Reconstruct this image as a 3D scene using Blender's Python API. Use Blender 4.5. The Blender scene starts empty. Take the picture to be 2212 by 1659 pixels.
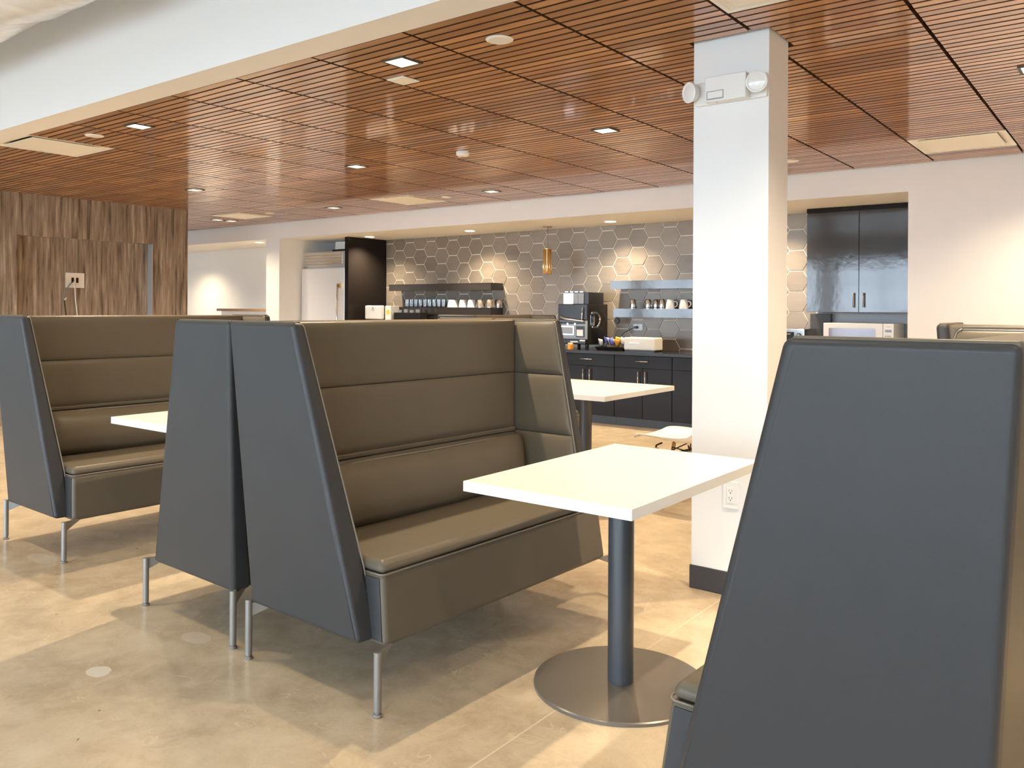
import bpy, bmesh, math, random
from mathutils import Vector, Matrix

random.seed(7)
SC = bpy.context.scene
COL = SC.collection
PI = math.pi

# ------------------------------------------------------------------ camera
W_PX, H_PX = 2212.0, 1659.0
F_PX, AX_Y, YAW, ROLL, CAM_H = 1802.81, 667.2, 0.6508, 0.0056, 1.2526
fw = Vector((-math.sin(YAW), math.cos(YAW), 0))
r0 = Vector((math.cos(YAW), math.sin(YAW), 0)); u0 = Vector((0, 0, 1))
cr, sr = math.cos(ROLL), math.sin(ROLL)
RIGHT = r0 * cr + u0 * sr
UP = u0 * cr - r0 * sr
cam_data = bpy.data.cameras.new('camera')
cam = bpy.data.objects.new('camera', cam_data); COL.objects.link(cam)
cam.matrix_world = Matrix(((RIGHT.x, UP.x, -fw.x, 0), (RIGHT.y, UP.y, -fw.y, 0), (RIGHT.z, UP.z, -fw.z, CAM_H), (0, 0, 0, 1)))
cam_data.sensor_width = 36.0
cam_data.lens = 36.0 * F_PX / W_PX
cam_data.shift_y = -(H_PX / 2 - AX_Y) / W_PX
cam_data.clip_start = 0.02; cam_data.clip_end = 200
SC.camera = cam

def to_px(p):
    q = Vector(p) - Vector((0, 0, CAM_H)); d = q.dot(fw)
    if d < 0.05: return None
    return (W_PX / 2 + F_PX * q.dot(RIGHT) / d, AX_Y - F_PX * q.dot(UP) / d, d)

# ------------------------------------------------------------------ world, colour management
SKY_STRENGTH = 12.5
DOWN_W = 170.0
HALL_FILL_W = 85.0
KITCHEN_W = 150.0
WARM = (1.0, 0.80, 0.54)
SC.view_settings.view_transform = 'Standard'
SC.view_settings.look = 'None'
SC.view_settings.exposure = 0.43
SC.view_settings.gamma = 1.0
SC.view_settings.use_curve_mapping = False
world = bpy.data.worlds.new('sky'); SC.world = world
world.use_nodes = True
bg = world.node_tree.nodes['Background']
bg.inputs['Color'].default_value = (0.74, 0.87, 1.0, 1)
bg.inputs['Strength'].default_value = SKY_STRENGTH

# ------------------------------------------------------------------ key sizes (metres)
HC = 2.4503          # slatted ceiling
HL = 2.2296          # kitchen alcove ceiling
YB0, YB = 2.405, 2.584   # bulkhead face and inner edge
YS = 7.387           # kitchen front wall plane
YK = 8.45            # tiled wall
PX0, PP = -5.6243, 0.6096   # ceiling joint origin and pitch along X
PYP = 0.628
XL, XR = -14.6, 4.2
YF = -5.0
H_FRONT = 3.95

# ------------------------------------------------------------------ materials
MATS = {}
def _new(name):
    m = bpy.data.materials.new(name); m.use_nodes = True
    MATS[name] = m
    return m, m.node_tree, m.node_tree.nodes['Principled BSDF']
def S(b, **kw):
    names = {'col': 'Base Color', 'rough': 'Roughness', 'metal': 'Metallic', 'spec': 'Specular IOR Level', 'coat': 'Coat Weight',
             'coatr': 'Coat Roughness', 'trans': 'Transmission Weight', 'ior': 'IOR', 'emit': 'Emission Color', 'es': 'Emission Strength', 'alpha': 'Alpha'}
    for k, v in kw.items():
        i = b.inputs[names[k]]
        if k in ('col', 'emit'): v = (*v, 1) if len(v) == 3 else v
        i.default_value = v
def plain(name, col, rough=0.5, noise=0.0, nscale=30.0, bump=0.0, bscale=200.0, **kw):
    m, nt, b = _new(name)
    S(b, col=col, rough=rough, **kw)
    N, L = nt.nodes, nt.links
    tc = N.new('ShaderNodeTexCoord')
    if noise > 0:
        n = N.new('ShaderNodeTexNoise'); n.inputs['Scale'].default_value = nscale; n.inputs['Detail'].default_value = 4
        L.new(tc.outputs['Object'], n.inputs['Vector'])
        mx = N.new('ShaderNodeMix'); mx.data_type = 'RGBA'
        mx.inputs['A'].default_value = (*[c * (1 - noise) for c in col], 1)
        mx.inputs['B'].default_value = (*[min(1, c * (1 + noise)) for c in col], 1)
        L.new(n.outputs['Fac'], mx.inputs['Factor']); L.new(mx.outputs['Result'], b.inputs['Base Color'])
    if bump > 0:
        n2 = N.new('ShaderNodeTexNoise'); n2.inputs['Scale'].default_value = bscale; n2.inputs['Detail'].default_value = 3
        L.new(tc.outputs['Object'], n2.inputs['Vector'])
        bp = N.new('ShaderNodeBump'); bp.inputs['Strength'].default_value = bump; bp.inputs['Distance'].default_value = 0.01
        L.new(n2.outputs['Fac'], bp.inputs['Height']); L.new(bp.outputs['Normal'], b.inputs['Normal'])
    return m
def emitter(name, col, strength):
    m, nt, b = _new(name); S(b, col=(0.8, 0.8, 0.8), emit=col, es=strength); return m

plain('wall_paint', (0.84, 0.835, 0.82), 0.55, noise=0.015, nscale=3, bump=0.03, bscale=300)
plain('wall_grey', (0.55, 0.56, 0.57), 0.5, noise=0.02)
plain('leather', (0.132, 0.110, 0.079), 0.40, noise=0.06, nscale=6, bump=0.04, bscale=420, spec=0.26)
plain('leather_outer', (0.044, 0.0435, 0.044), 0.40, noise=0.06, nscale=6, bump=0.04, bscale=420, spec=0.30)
plain('leather_piping', (0.20, 0.175, 0.14), 0.38, noise=0.03)
plain('steel_leg', (0.30, 0.285, 0.26), 0.45, metal=0.6, noise=0.03)
plain('laminate_white', (0.86, 0.84, 0.80), 0.33, noise=0.01)
plain('laminate_edge', (0.84, 0.85, 0.86), 0.35, noise=0.01)
plain('post_dark', (0.050, 0.055, 0.062), 0.36, noise=0.05, spec=0.6)
plain('base_dark', (0.20, 0.182, 0.16), 0.26, noise=0.04, metal=0.5)
plain('black_base', (0.035, 0.033, 0.033), 0.45, noise=0.1)
plain('cabinet_black', (0.016, 0.013, 0.012), 0.18, noise=0.1, nscale=5, spec=0.10)
plain('cabinet_upper', (0.035, 0.032, 0.032), 0.09, noise=0.08, nscale=5, spec=0.6, bump=0.07, bscale=7)
plain('counter_black', (0.022, 0.019, 0.017), 0.16, noise=0.2, nscale=120, spec=0.25)
plain('chrome', (0.82, 0.83, 0.85), 0.12, metal=1.0, noise=0.01)
plain('steel', (0.72, 0.71, 0.69), 0.27, metal=1.0, noise=0.03, nscale=60)
plain('steel_door', (0.84, 0.84, 0.84), 0.30, metal=0.35, noise=0.02, nscale=60)
plain('brass', (0.80, 0.56, 0.26), 0.28, metal=1.0, noise=0.05)
plain('plastic_white', (0.85, 0.845, 0.82), 0.32, noise=0.01)
plain('plastic_cream', (0.86, 0.82, 0.73), 0.32, noise=0.01)
plain('ceramic_white', (0.84, 0.83, 0.81), 0.22, noise=0.02)
plain('ceramic_marble', (0.80, 0.78, 0.76), 0.22, noise=0.22, nscale=22)
plain('fixture_white', (0.84, 0.82, 0.76), 0.45, noise=0.01)
plain('fixture_dark', (0.05, 0.045, 0.04), 0.5, noise=0.05)
plain('black_plastic', (0.016, 0.015, 0.014), 0.22, noise=0.1, spec=0.3)
plain('grey_plastic', (0.28, 0.30, 0.33), 0.3, noise=0.05)
plain('slot_black', (0.006, 0.006, 0.006), 0.5, noise=0.1)
plain('microwave_window', (0.24, 0.22, 0.34), 0.10, noise=0.05, coat=0.6)
plain('slat_gap_shade', (0.11, 0.045, 0.018), 0.5, noise=0.2, nscale=20)  # slat sides coloured dark to deepen the shade in the gaps
plain('ceiling_void', (0.010, 0.006, 0.004), 0.9, noise=0.2)
plain('rail_brown', (0.055, 0.030, 0.016), 0.6, noise=0.2)
plain('packet_orange', (0.80, 0.33, 0.04), 0.35, noise=0.15)
plain('packet_yellow', (0.85, 0.60, 0.16), 0.35, noise=0.15)
plain('packet_white', (0.85, 0.83, 0.80), 0.35, noise=0.1)
plain('packet_blue', (0.14, 0.17, 0.55), 0.35, noise=0.15)
plain('paper_yellow', (0.85, 0.60, 0.05), 0.5, noise=0.05)
plain('dowel_wood', (0.55, 0.33, 0.14), 0.45, noise=0.15, nscale=40)
plain('ledge_wood', (0.30, 0.20, 0.13), 0.4, noise=0.2)
plain('cable_grey', (0.22, 0.25, 0.30), 0.5, noise=0.05)
plain('cable_white', (0.80, 0.79, 0.76), 0.45, noise=0.02)
plain('jamb_daylight', (0.55, 0.60, 0.65), 0.35, metal=0.5, noise=0.03)  # bluish light on the niche jamb, put into the strip's colour
plain('ground_out', (0.42, 0.41, 0.39), 0.9, noise=0.2, nscale=0.6)
plain('mullion', (0.10, 0.105, 0.11), 0.4, metal=0.5, noise=0.05)
plain('grout', (0.86, 0.80, 0.68), 0.6, noise=0.05)
plain('lens_grey', (0.82, 0.81, 0.77), 0.2, noise=0.02, coat=0.6)
plain('led_red', (0.8, 0.15, 0.1), 0.3, noise=0.05)
plain('print_grey', (0.35, 0.36, 0.38), 0.4, noise=0.05)
plain('display_blue', (0.22, 0.30, 0.42), 0.2, noise=0.05)
emitter('lamp_lens', (1.0, 0.84, 0.60), 1.2)
emitter('lamp_lens_bright', (1.0, 0.88, 0.66), 14.0)
emitter('lamp_lens_kitchen', (1.0, 0.86, 0.60), 10.0)

def glass_mat(name, tint, gl):
    m, nt, b = _new(name); N, L = nt.nodes, nt.links
    t = N.new('ShaderNodeBsdfTransparent'); t.inputs['Color'].default_value = (*tint, 1)
    g = N.new('ShaderNodeBsdfGlossy'); g.inputs['Roughness'].default_value = 0.03
    lw = N.new('ShaderNodeLayerWeight'); lw.inputs['Blend'].default_value = 0.3
    mr = N.new('ShaderNodeMapRange'); mr.inputs['To Min'].default_value = gl; mr.inputs['To Max'].default_value = 0.75
    mx = N.new('ShaderNodeMixShader')
    L.new(lw.outputs['Fresnel'], mr.inputs['Value']); L.new(mr.outputs['Result'], mx.inputs['Fac'])
    L.new(t.outputs[0], mx.inputs[1]); L.new(g.outputs[0], mx.inputs[2])
    L.new(mx.outputs[0], N['Material Output'].inputs['Surface'])
    return m
glass_mat('pane_glass', (0.97, 0.985, 1.0), 0.05)
glass_mat('tumbler_glass', (0.90, 0.93, 0.95), 0.16)

def wood_slat():
    m, nt, b = _new('slat_wood'); N, L = nt.nodes, nt.links
    S(b, rough=0.34, coat=0.7, coatr=0.07, spec=0.4)
    tc = N.new('ShaderNodeTexCoord'); ge = N.new('ShaderNodeNewGeometry'); oi = N.new('ShaderNodeObjectInfo')
    mp = N.new('ShaderNodeMapping'); mp.inputs['Scale'].default_value = (2.0, 55, 55)
    gx = N.new('ShaderNodeVectorMath'); gx.operation = 'ADD'
    L.new(ge.outputs['Position'], gx.inputs[0])
    cmb = N.new('ShaderNodeCombineXYZ'); 
    mu = N.new('ShaderNodeMath'); mu.operation = 'ADD'
    L.new(ge.outputs['Random Per Island'], mu.inputs[0]); L.new(oi.outputs['Random'], mu.inputs[1])
    m2 = N.new('ShaderNodeMath'); m2.operation = 'MULTIPLY'; m2.inputs[1].default_value = 17.0
    L.new(mu.outputs[0], m2.inputs[0]); L.new(m2.outputs[0], cmb.inputs[0]); L.new(cmb.outputs[0], gx.inputs[1])
    L.new(gx.outputs[0], mp.inputs['Vector'])
    n = N.new('ShaderNodeTexNoise'); n.inputs['Scale'].default_value = 1.0; n.inputs['Detail'].default_value = 5; n.inputs['Roughness'].default_value = 0.6
    L.new(mp.outputs[0], n.inputs['Vector'])
    fr = N.new('ShaderNodeMath'); fr.operation = 'FRACT'; L.new(mu.outputs[0], fr.inputs[0])
    rp = N.new('ShaderNodeValToRGB')
    e = rp.color_ramp.elements
    e[0].position = 0.0; e[0].color = (0.25, 0.112, 0.045, 1)
    e[1].position = 1.0; e[1].color = (0.68, 0.375, 0.160, 1)
    x = e.new(0.45); x.color = (0.40, 0.192, 0.076, 1)
    x = e.new(0.75); x.color = (0.55, 0.28, 0.115, 1)
    ad = N.new('ShaderNodeMath'); ad.operation = 'MULTIPLY_ADD'; ad.inputs[1].default_value = 0.62
    L.new(fr.outputs[0], ad.inputs[0])
    m3 = N.new('ShaderNodeMath'); m3.operation = 'MULTIPLY_ADD'; m3.inputs[1].default_value = 0.9; m3.inputs[2].default_value = -0.26
    L.new(n.outputs['Fac'], m3.inputs[0]); L.new(m3.outputs[0], ad.inputs[2])
    L.new(ad.outputs[0], rp.inputs['Fac']); L.new(rp.outputs['Color'], b.inputs['Base Color'])
    return m
wood_slat()

def wood_wall():
    m, nt, b = _new('wall_laminate'); N, L = nt.nodes, nt.links
    S(b, rough=0.45, spec=0.4)
    ge = N.new('ShaderNodeNewGeometry')
    mp = N.new('ShaderNodeMapping'); mp.inputs['Scale'].default_value = (26, 26, 1.7)
    L.new(ge.outputs['Position'], mp.inputs['Vector'])
    n = N.new('ShaderNodeTexNoise'); n.inputs['Scale'].default_value = 1.0; n.inputs['Detail'].default_value = 6; n.inputs['Roughness'].default_value = 0.65; n.inputs['Distortion'].default_value = 0.25
    L.new(mp.outputs[0], n.inputs['Vector'])
    rp = N.new('ShaderNodeValToRGB'); e = rp.color_ramp.elements
    e[0].position = 0.34; e[0].color = (0.10, 0.073, 0.052, 1)
    e[1].position = 0.74; e[1].color = (0.66, 0.58, 0.50, 1)
    x = e.new(0.46); x.color = (0.26, 0.205, 0.16, 1)
    x = e.new(0.58); x.color = (0.36, 0.295, 0.235, 1)
    L.new(n.outputs['Fac'], rp.inputs['Fac']); L.new(rp.outputs['Color'], b.inputs['Base Color'])
    return m
wood_wall()

def tile_mat():
    m, nt, b = _new('hex_tile'); N, L = nt.nodes, nt.links
    S(b, rough=0.36, spec=0.5, metal=0.15)
    oi = N.new('ShaderNodeObjectInfo'); ge = N.new('ShaderNodeNewGeometry')
    mp = N.new('ShaderNodeMapping'); mp.inputs['Scale'].default_value = (5, 5, 22)
    L.new(ge.outputs['Position'], mp.inputs['Vector'])
    n = N.new('ShaderNodeTexNoise'); n.inputs['Scale'].default_value = 1.0; n.inputs['Detail'].default_value = 4
    L.new(mp.outputs[0], n.inputs['Vector'])
    ad = N.new('ShaderNodeMath'); ad.operation = 'MULTIPLY_ADD'; ad.inputs[1].default_value = 0.5
    L.new(oi.outputs['Random'], ad.inputs[0]); 
    m3 = N.new('ShaderNodeMath'); m3.operation = 'MULTIPLY'; m3.inputs[1].default_value = 0.6
    L.new(n.outputs['Fac'], m3.inputs[0]); L.new(m3.outputs[0], ad.inputs[2])
    rp = N.new('ShaderNodeValToRGB'); e = rp.color_ramp.elements
    e[0].position = 0.1; e[0].color = (0.185, 0.155, 0.130, 1)
    e[1].position = 0.9; e[1].color = (0.295, 0.250, 0.205, 1)
    L.new(ad.outputs[0], rp.inputs['Fac']); L.new(rp.outputs['Color'], b.inputs['Base Color'])
    return m
tile_mat()

def floor_mat():
    m, nt, b = _new('polished_concrete'); N, L = nt.nodes, nt.links
    S(b, rough=0.24, spec=0.5, coat=0.25, coatr=0.12)
    ge = N.new('ShaderNodeNewGeometry')
    def noise(scale, det, dist=0.0, vec=None, rough=0.55):
        n = N.new('ShaderNodeTexNoise'); n.inputs['Scale'].default_value = scale; n.inputs['Detail'].default_value = det
        n.inputs['Distortion'].default_value = dist; n.inputs['Roughness'].default_value = rough
        L.new(vec or ge.outputs['Position'], n.inputs['Vector']); return n
    n1 = noise(1.3, 6, 0.6); n2 = noise(7, 6, 0.4, rough=0.7); n3 = noise(90, 3)
    rp = N.new('ShaderNodeValToRGB'); e = rp.color_ramp.elements
    e[0].position = 0.34; e[0].color = (0.41, 0.325, 0.220, 1)
    e[1].position = 0.66; e[1].color = (0.68, 0.575, 0.425, 1)
    x = e.new(0.5); x.color = (0.56, 0.455, 0.320, 1)
    def math_(op, a, bb, c=None):
        k = N.new('ShaderNodeMath'); k.operation = op
        for i, v in enumerate((a, bb, c)):
            if v is None: continue
            if isinstance(v, (int, float)): k.inputs[i].default_value = v
            else: L.new(v, k.inputs[i])
        return k.outputs[0]
    s = math_('MULTIPLY_ADD', n2.outputs['Fac'], 0.45, math_('MULTIPLY', n1.outputs['Fac'], 0.55))
    s = math_('MULTIPLY_ADD', n3.outputs['Fac'], 0.10, math_('ADD', s, -0.05))
    L.new(s, rp.inputs['Fac'])
    colr = rp.outputs['Color']
    def over(base, colour, mask):
        mx = N.new('ShaderNodeMix'); mx.data_type = 'RGBA'
        L.new(mask, mx.inputs['Factor']); L.new(base, mx.inputs['A']); mx.inputs['B'].default_value = (*colour, 1)
        return mx.outputs['Result']
    # hairline craze cracks, pale
    wn = noise(3.6, 3, 0.8)
    crack = math_('LESS_THAN', math_('ABSOLUTE', math_('ADD', wn.outputs['Fac'], -0.5), None), 0.0032)
    gate = math_('GREATER_THAN', noise(4.5, 2).outputs['Fac'], 0.52)
    colr = over(colr, (0.68, 0.56, 0.40), math_('MULTIPLY', math_('MULTIPLY', crack, gate), 0.6))
    # saw cut control joint and pale filler along X = -1.465, one crossing it
    sp = N.new('ShaderNodeSeparateXYZ'); L.new(ge.outputs['Position'], sp.inputs[0])
    jx = math_('ABSOLUTE', math_('ADD', sp.outputs['X'], 1.465), None)
    jl = math_('LESS_THAN', math_('MULTIPLY_ADD', n3.outputs['Fac'], 0.006, jx), 0.0062)
    jy = math_('ABSOLUTE', math_('MULTIPLY_ADD', sp.outputs['X'], 0.19, math_('ADD', sp.outputs['Y'], -3.24)), None)
    jl2 = math_('LESS_THAN', math_('MULTIPLY_ADD', n3.outputs['Fac'], 0.006, jy), 0.0052)
    colr = over(colr, (0.74, 0.64, 0.48), math_('MULTIPLY', math_('MAXIMUM', jl, jl2), 0.75))
    # pale repair patches
    def patch(cx, cy, rx, ry):
        dx = math_('MULTIPLY', math_('ADD', sp.outputs['X'], -cx), 1 / rx); dy = math_('MULTIPLY', math_('ADD', sp.outputs['Y'], -cy), 1 / ry)
        d = math_('SQRT', math_('ADD', math_('MULTIPLY', dx, dx), math_('MULTIPLY', dy, dy)), None)
        return math_('LESS_THAN', math_('MULTIPLY_ADD', n2.outputs['Fac'], 1.6, d), 1.7)
    for (cx, cy, rx, ry, a) in ((-2.854, 1.416, 0.060, 0.040, 0.75), (-2.86, 1.795, 0.070, 0.045, 0.30), (-4.36, 1.89, 0.12, 0.06, 0.25), (-4.52, 2.30, 0.10, 0.05, 0.25)):
        colr = over(colr, (0.78, 0.74, 0.66), math_('MULTIPLY', patch(cx, cy, rx, ry), a))
    # dark specks
    n4 = noise(16, 2)
    colr = over(colr, (0.10, 0.075, 0.05), math_('MULTIPLY', math_('GREATER_THAN', n4.outputs['Fac'], 0.77), 0.7))
    L.new(colr, b.inputs['Base Color'])
    return m
floor_mat()

def wrap_mat():
    m, nt, b = _new('duct_wrap'); N, L = nt.nodes, nt.links
    S(b, col=(0.82, 0.81, 0.79), rough=0.22, coat=0.4, coatr=0.1)
    ge = N.new('ShaderNodeNewGeometry')
    n = N.new('ShaderNodeTexNoise'); n.inputs['Scale'].default_value = 5; n.inputs['Detail'].default_value = 1.5; n.inputs['Distortion'].default_value = 0.4
    L.new(ge.outputs['Position'], n.inputs['Vector'])
    bp = N.new('ShaderNodeBump'); bp.inputs['Strength'].default_value = 0.5; bp.inputs['Distance'].default_value = 0.05
    L.new(n.outputs['Fac'], bp.inputs['Height']); L.new(bp.outputs['Normal'], b.inputs['Normal'])
    return m
wrap_mat()

# ------------------------------------------------------------------ mesh helpers
class MB:
    def __init__(s): s.v = []; s.f = []
    def add(s, vs, fs):
        o = len(s.v); s.v += [tuple(p) for p in vs]; s.f += [tuple(i + o for i in f) for f in fs]; return s
    def box(s, x0, x1, y0, y1, z0, z1):
        vs = [(x0, y0, z0), (x1, y0, z0), (x1, y1, z0), (x0, y1, z0), (x0, y0, z1), (x1, y0, z1), (x1, y1, z1), (x0, y1, z1)]
        return s.add(vs, [(0, 3, 2, 1), (4, 5, 6, 7), (0, 1, 5, 4), (1, 2, 6, 5), (2, 3, 7, 6), (3, 0, 4, 7)])
    def loops(s, loops, cap=True, closed=True):
        n = len(loops[0]); o = len(s.v)
        for l in loops: s.v += [tuple(p) for p in l]
        for k in range(len(loops) - 1):
            for i in range(n if closed else n - 1):
                j = (i + 1) % n
                s.f.append((o + k * n + i, o + k * n + j, o + (k + 1) * n + j, o + (k + 1) * n + i))
        if cap:
            s.f.append(tuple(o + i for i in reversed(range(n))))
            s.f.append(tuple(o + (len(loops) - 1) * n + i for i in range(n)))
        return s
    def lathe(s, prof, c=(0, 0, 0), n=24, axis='Z', cap=True):
        L = []
        for (r, h) in prof:
            l = []
            for i in range(n):
                a = 2 * PI * i / n; p = (r * math.cos(a), r * math.sin(a), h)
                if axis == 'X': p = (p[2], p[0], p[1])
                if axis == 'Y': p = (p[1], p[2], p[0])
                l.append((c[0] + p[0], c[1] + p[1], c[2] + p[2]))
            L.append(l)
        return s.loops(L, cap)
    def tube(s, pts, r, n=8):
        pts = [Vector(p) for p in pts]; L = []; prev = None
        for i, p in enumerate(pts):
            a = pts[max(i - 1, 0)]; b = pts[min(i + 1, len(pts) - 1)]
            t = (b - a).normalized()
            ref = Vector((0, 0, 1)) if abs(t.z) < 0.9 else Vector((1, 0, 0))
            x = t.cross(ref).normalized() if prev is None else (prev - t * prev.dot(t)).normalized()
            y = t.cross(x); prev = x
            rr = r[i] if isinstance(r, (list, tuple)) else r
            L.append([p + x * rr * math.cos(2 * PI * k / n) + y * rr * math.sin(2 * PI * k / n) for k in range(n)])
        return s.loops(L)
    def grid(s, P):
        n, m = len(P), len(P[0]); o = len(s.v)
        for row in P: s.v += [tuple(p) for p in row]
        for i in range(n - 1):
            for j in range(m - 1):
                s.f.append((o + i * m + j, o + i * m + j + 1, o + (i + 1) * m + j + 1, o + (i + 1) * m + j))
        return s
    def mesh(s, name, mat, smooth=False):
        me = bpy.data.meshes.new(name); me.from_pydata(s.v, [], s.f); me.validate()
        bm = bmesh.new(); bm.from_mesh(me); bmesh.ops.recalc_face_normals(bm, faces=bm.faces); bm.to_mesh(me); bm.free()
        if mat: me.materials.append(MATS[mat])
        if smooth:
            for p in me.polygons: p.use_smooth = True
        me.update(); return me
    def build(s, name, mat, parent=None, smooth=False, bevel=0.0, seg=2, auto=False):
        o = bpy.data.objects.new(name, s.mesh(name, mat, smooth or bevel > 0 or auto)); COL.objects.link(o)
        if bevel > 0:
            md = o.modifiers.new('bevel', 'BEVEL'); md.width = bevel; md.segments = seg; md.limit_method = 'ANGLE'; md.angle_limit = math.radians(25); md.harden_normals = True
        if parent: o.parent = parent
        return o
def curve_smooth(pts, k=6):
    out = []; P = [Vector(p) for p in pts]
    for i in range(len(P) - 1):
        a = P[max(i - 1, 0)]; b = P[i]; c = P[i + 1]; d = P[min(i + 2, len(P) - 1)]
        for j in range(k):
            t = j / k
            out.append(0.5 * ((2 * b) + (c - a) * t + (2 * a - 5 * b + 4 * c - d) * t * t + (3 * b - a - 3 * c + d) * t ** 3))
    out.append(P[-1]); return out
def auto_smooth(o, ang=35):
    me = o.data
    for p in me.polygons: p.use_smooth = True
    bm = bmesh.new(); bm.from_mesh(me)
    for e in bm.edges:
        if len(e.link_faces) == 2 and e.calc_face_angle(0) > math.radians(ang): e.smooth = False
    bm.to_mesh(me); bm.free(); return o
def empty(name, loc=(0, 0, 0), rz=0.0):
    o = bpy.data.objects.new(name, None); COL.objects.link(o); o.location = loc; o.rotation_euler = (0, 0, rz); o.empty_display_size = 0.1; return o
def tag(o, label, cat, group=None):
    o['label'] = label; o['category'] = cat
    if group: o['group'] = group
    return o
def struct(o, label=None):
    o['kind'] = 'structure'
    if label: o['label'] = label
    return o
def copy_tree(o, parent=None):
    c = o.copy(); COL.objects.link(c); c.parent = parent
    for ch in list(o.children): copy_tree(ch, c)
    return c

# ================================================================== THE ROOM
m = MB(); m.box(XL - 0.3, XR + 0.3, YF - 0.3, YK + 0.5, -0.12, 0.0)
struct(m.build('floor', 'polished_concrete'))

# bulkhead that closes the slatted ceiling towards the tall front hall
struct(MB().box(XL, XR, YB0, YB, HC - 0.002, H_FRONT).build('wall_bulkhead', 'wall_paint'))
struct(MB().box(XL, XR, YF, YB0 - 0.001, H_FRONT, H_FRONT + 0.15).build('ceiling_front', 'wall_paint'))
# side walls
struct(MB().box(XL - 0.2, XL, YF - 0.2, YK + 0.3, 0, H_FRONT + 0.15).build('wall_left', 'wall_paint'))
struct(MB().box(XR, XR + 0.2, YF - 0.2, YK + 0.3, 0, H_FRONT + 0.15).build('wall_right', 'wall_paint'))
# front wall with big windows behind the camera
WZ0, WZ1 = 0.20, 2.45
fwm = MB().box(XL, XR, YF - 0.2, YF, 0, WZ0).box(XL, XR, YF - 0.2, YF, WZ1, H_FRONT + 0.15)
bays = []
xx = XL
BAYW, PIER = 2.35, 0.34
while xx < XR - 0.05:
    a = xx + PIER; b = min(a + BAYW, XR - 0.05)
    fwm.box(xx, a, YF - 0.2, YF, WZ0, WZ1)
    if b - a > 0.8: bays.append((a, b))
    else: fwm.box(a, b, YF - 0.2, YF, WZ0, WZ1)
    xx = b
fwm.box(xx, XR, YF - 0.2, YF, WZ0, WZ1)
struct(fwm.build('wall_front', 'wall_paint'))
for i, (a, b) in enumerate(bays):
    w = empty('window_%d' % (i + 1), ((a + b) / 2, YF - 0.1, WZ0)); struct(w)
    hw = (b - a) / 2; hh = WZ1 - WZ0
    f = MB().box(-hw, -hw + 0.05, -0.04, 0.04, 0, hh).box(hw - 0.05, hw, -0.04, 0.04, 0, hh).box(-hw, hw, -0.04, 0.04, 0, 0.05).box(-hw, hw, -0.04, 0.04, hh - 0.05, hh)
    f.box(-0.025, 0.025, -0.035, 0.035, 0.05, hh - 0.05).box(-hw + 0.05, hw - 0.05, -0.035, 0.035, 1.70, 1.74)
    f.build('window_frame', 'mullion', w)
    for (x0, x1) in ((-hw + 0.05, -0.025), (0.025, hw - 0.05)):
        for (z0, z1) in ((0.05, 1.70), (1.74, hh - 0.05)):
            MB().box(x0, x1, -0.004, 0.004, z0, z1).build('pane', 'pane_glass', w)
    la = bpy.data.lights.new('window_portal', 'AREA'); la.shape = 'RECTANGLE'; la.size = b - a; la.size_y = hh
    la.cycles.is_portal = True
    lo = bpy.data.objects.new('window_portal', la); COL.objects.link(lo); lo.location = ((a + b) / 2, YF - 0.22, (WZ0 + WZ1) / 2)
    lo.rotation_euler = (PI / 2, 0, PI)    # faces +Y
    lo.rotation_euler = (-PI / 2, 0, PI)
struct(MB().box(-60, 60, -70, YF - 0.31, -0.30, -0.15).build('ground', 'ground_out'))

# kitchen front wall: header over the alcove, pier, right-hand wall, recess on the left
AX0, AX1 = -9.76, -1.56       # kitchen alcove
PX_L = -10.06                 # pier / left recess edge
struct(MB().box(XL, AX1, YS, YS + 0.12, HL, HC + 0.30).build('wall_header', 'wall_paint'))
struct(MB().box(PX_L, AX0, YS, YK, 0, HL).build('wall_pier', 'wall_paint'))
struct(MB().box(AX1, XR, YS, YK + 0.15, 0, HC + 0.30).build('wall_kitchen_right', 'wall_paint'))
struct(MB().box(XL, PX_L, YK - 0.04, YK + 0.15, 0, HL + 0.02).build('wall_recess', 'wall_paint'))
struct(MB().box(XL, AX1, YS + 0.12, YK + 0.15, HL, HL + 0.22).build('ceiling_kitchen', 'wall_paint'))
struct(MB().box(AX1 + 0.0, XR, YS - 0.012, YS, 0, 0.10).build('baseboard_right', 'black_base'))
struct(MB().box(PX_L, AX0, YS - 0.012, YS, 0, 0.10).build('baseboard_pier', 'black_base'))

# tiled kitchen wall
kw = MB().box(AX0, AX1, YK, YK + 0.15, 0, HL).build('wall_kitchen', 'grout'); struct(kw)
TX0, TX1, TZ0, TZ1 = -8.70, -2.625, 0.80, HL
struct(MB().box(TX1, AX1, YK - 0.008, YK, 0, HL).build('wall_kitchen_plain', 'wall_grey'))
struct(MB().box(AX0, -8.78, YK - 0.008, YK, 0, HL).build('wall_fridge_back', 'wall_grey'))
CSP, EDGE, SLN, VP = 0.2005, 0.140, 0.0605, 0.2075
g = 0.0050
def hexpts(cx, cz, inset):
    k = inset
    return [(cx - EDGE / 2 - SLN + 1.15 * k, cz), (cx - EDGE / 2 + 0.55 * k, cz - VP / 2 + k), (cx + EDGE / 2 - 0.55 * k, cz - VP / 2 + k),
            (cx + EDGE / 2 + SLN - 1.15 * k, cz), (cx + EDGE / 2 - 0.55 * k, cz + VP / 2 - k), (cx - EDGE / 2 + 0.55 * k, cz + VP / 2 - k)]
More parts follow.
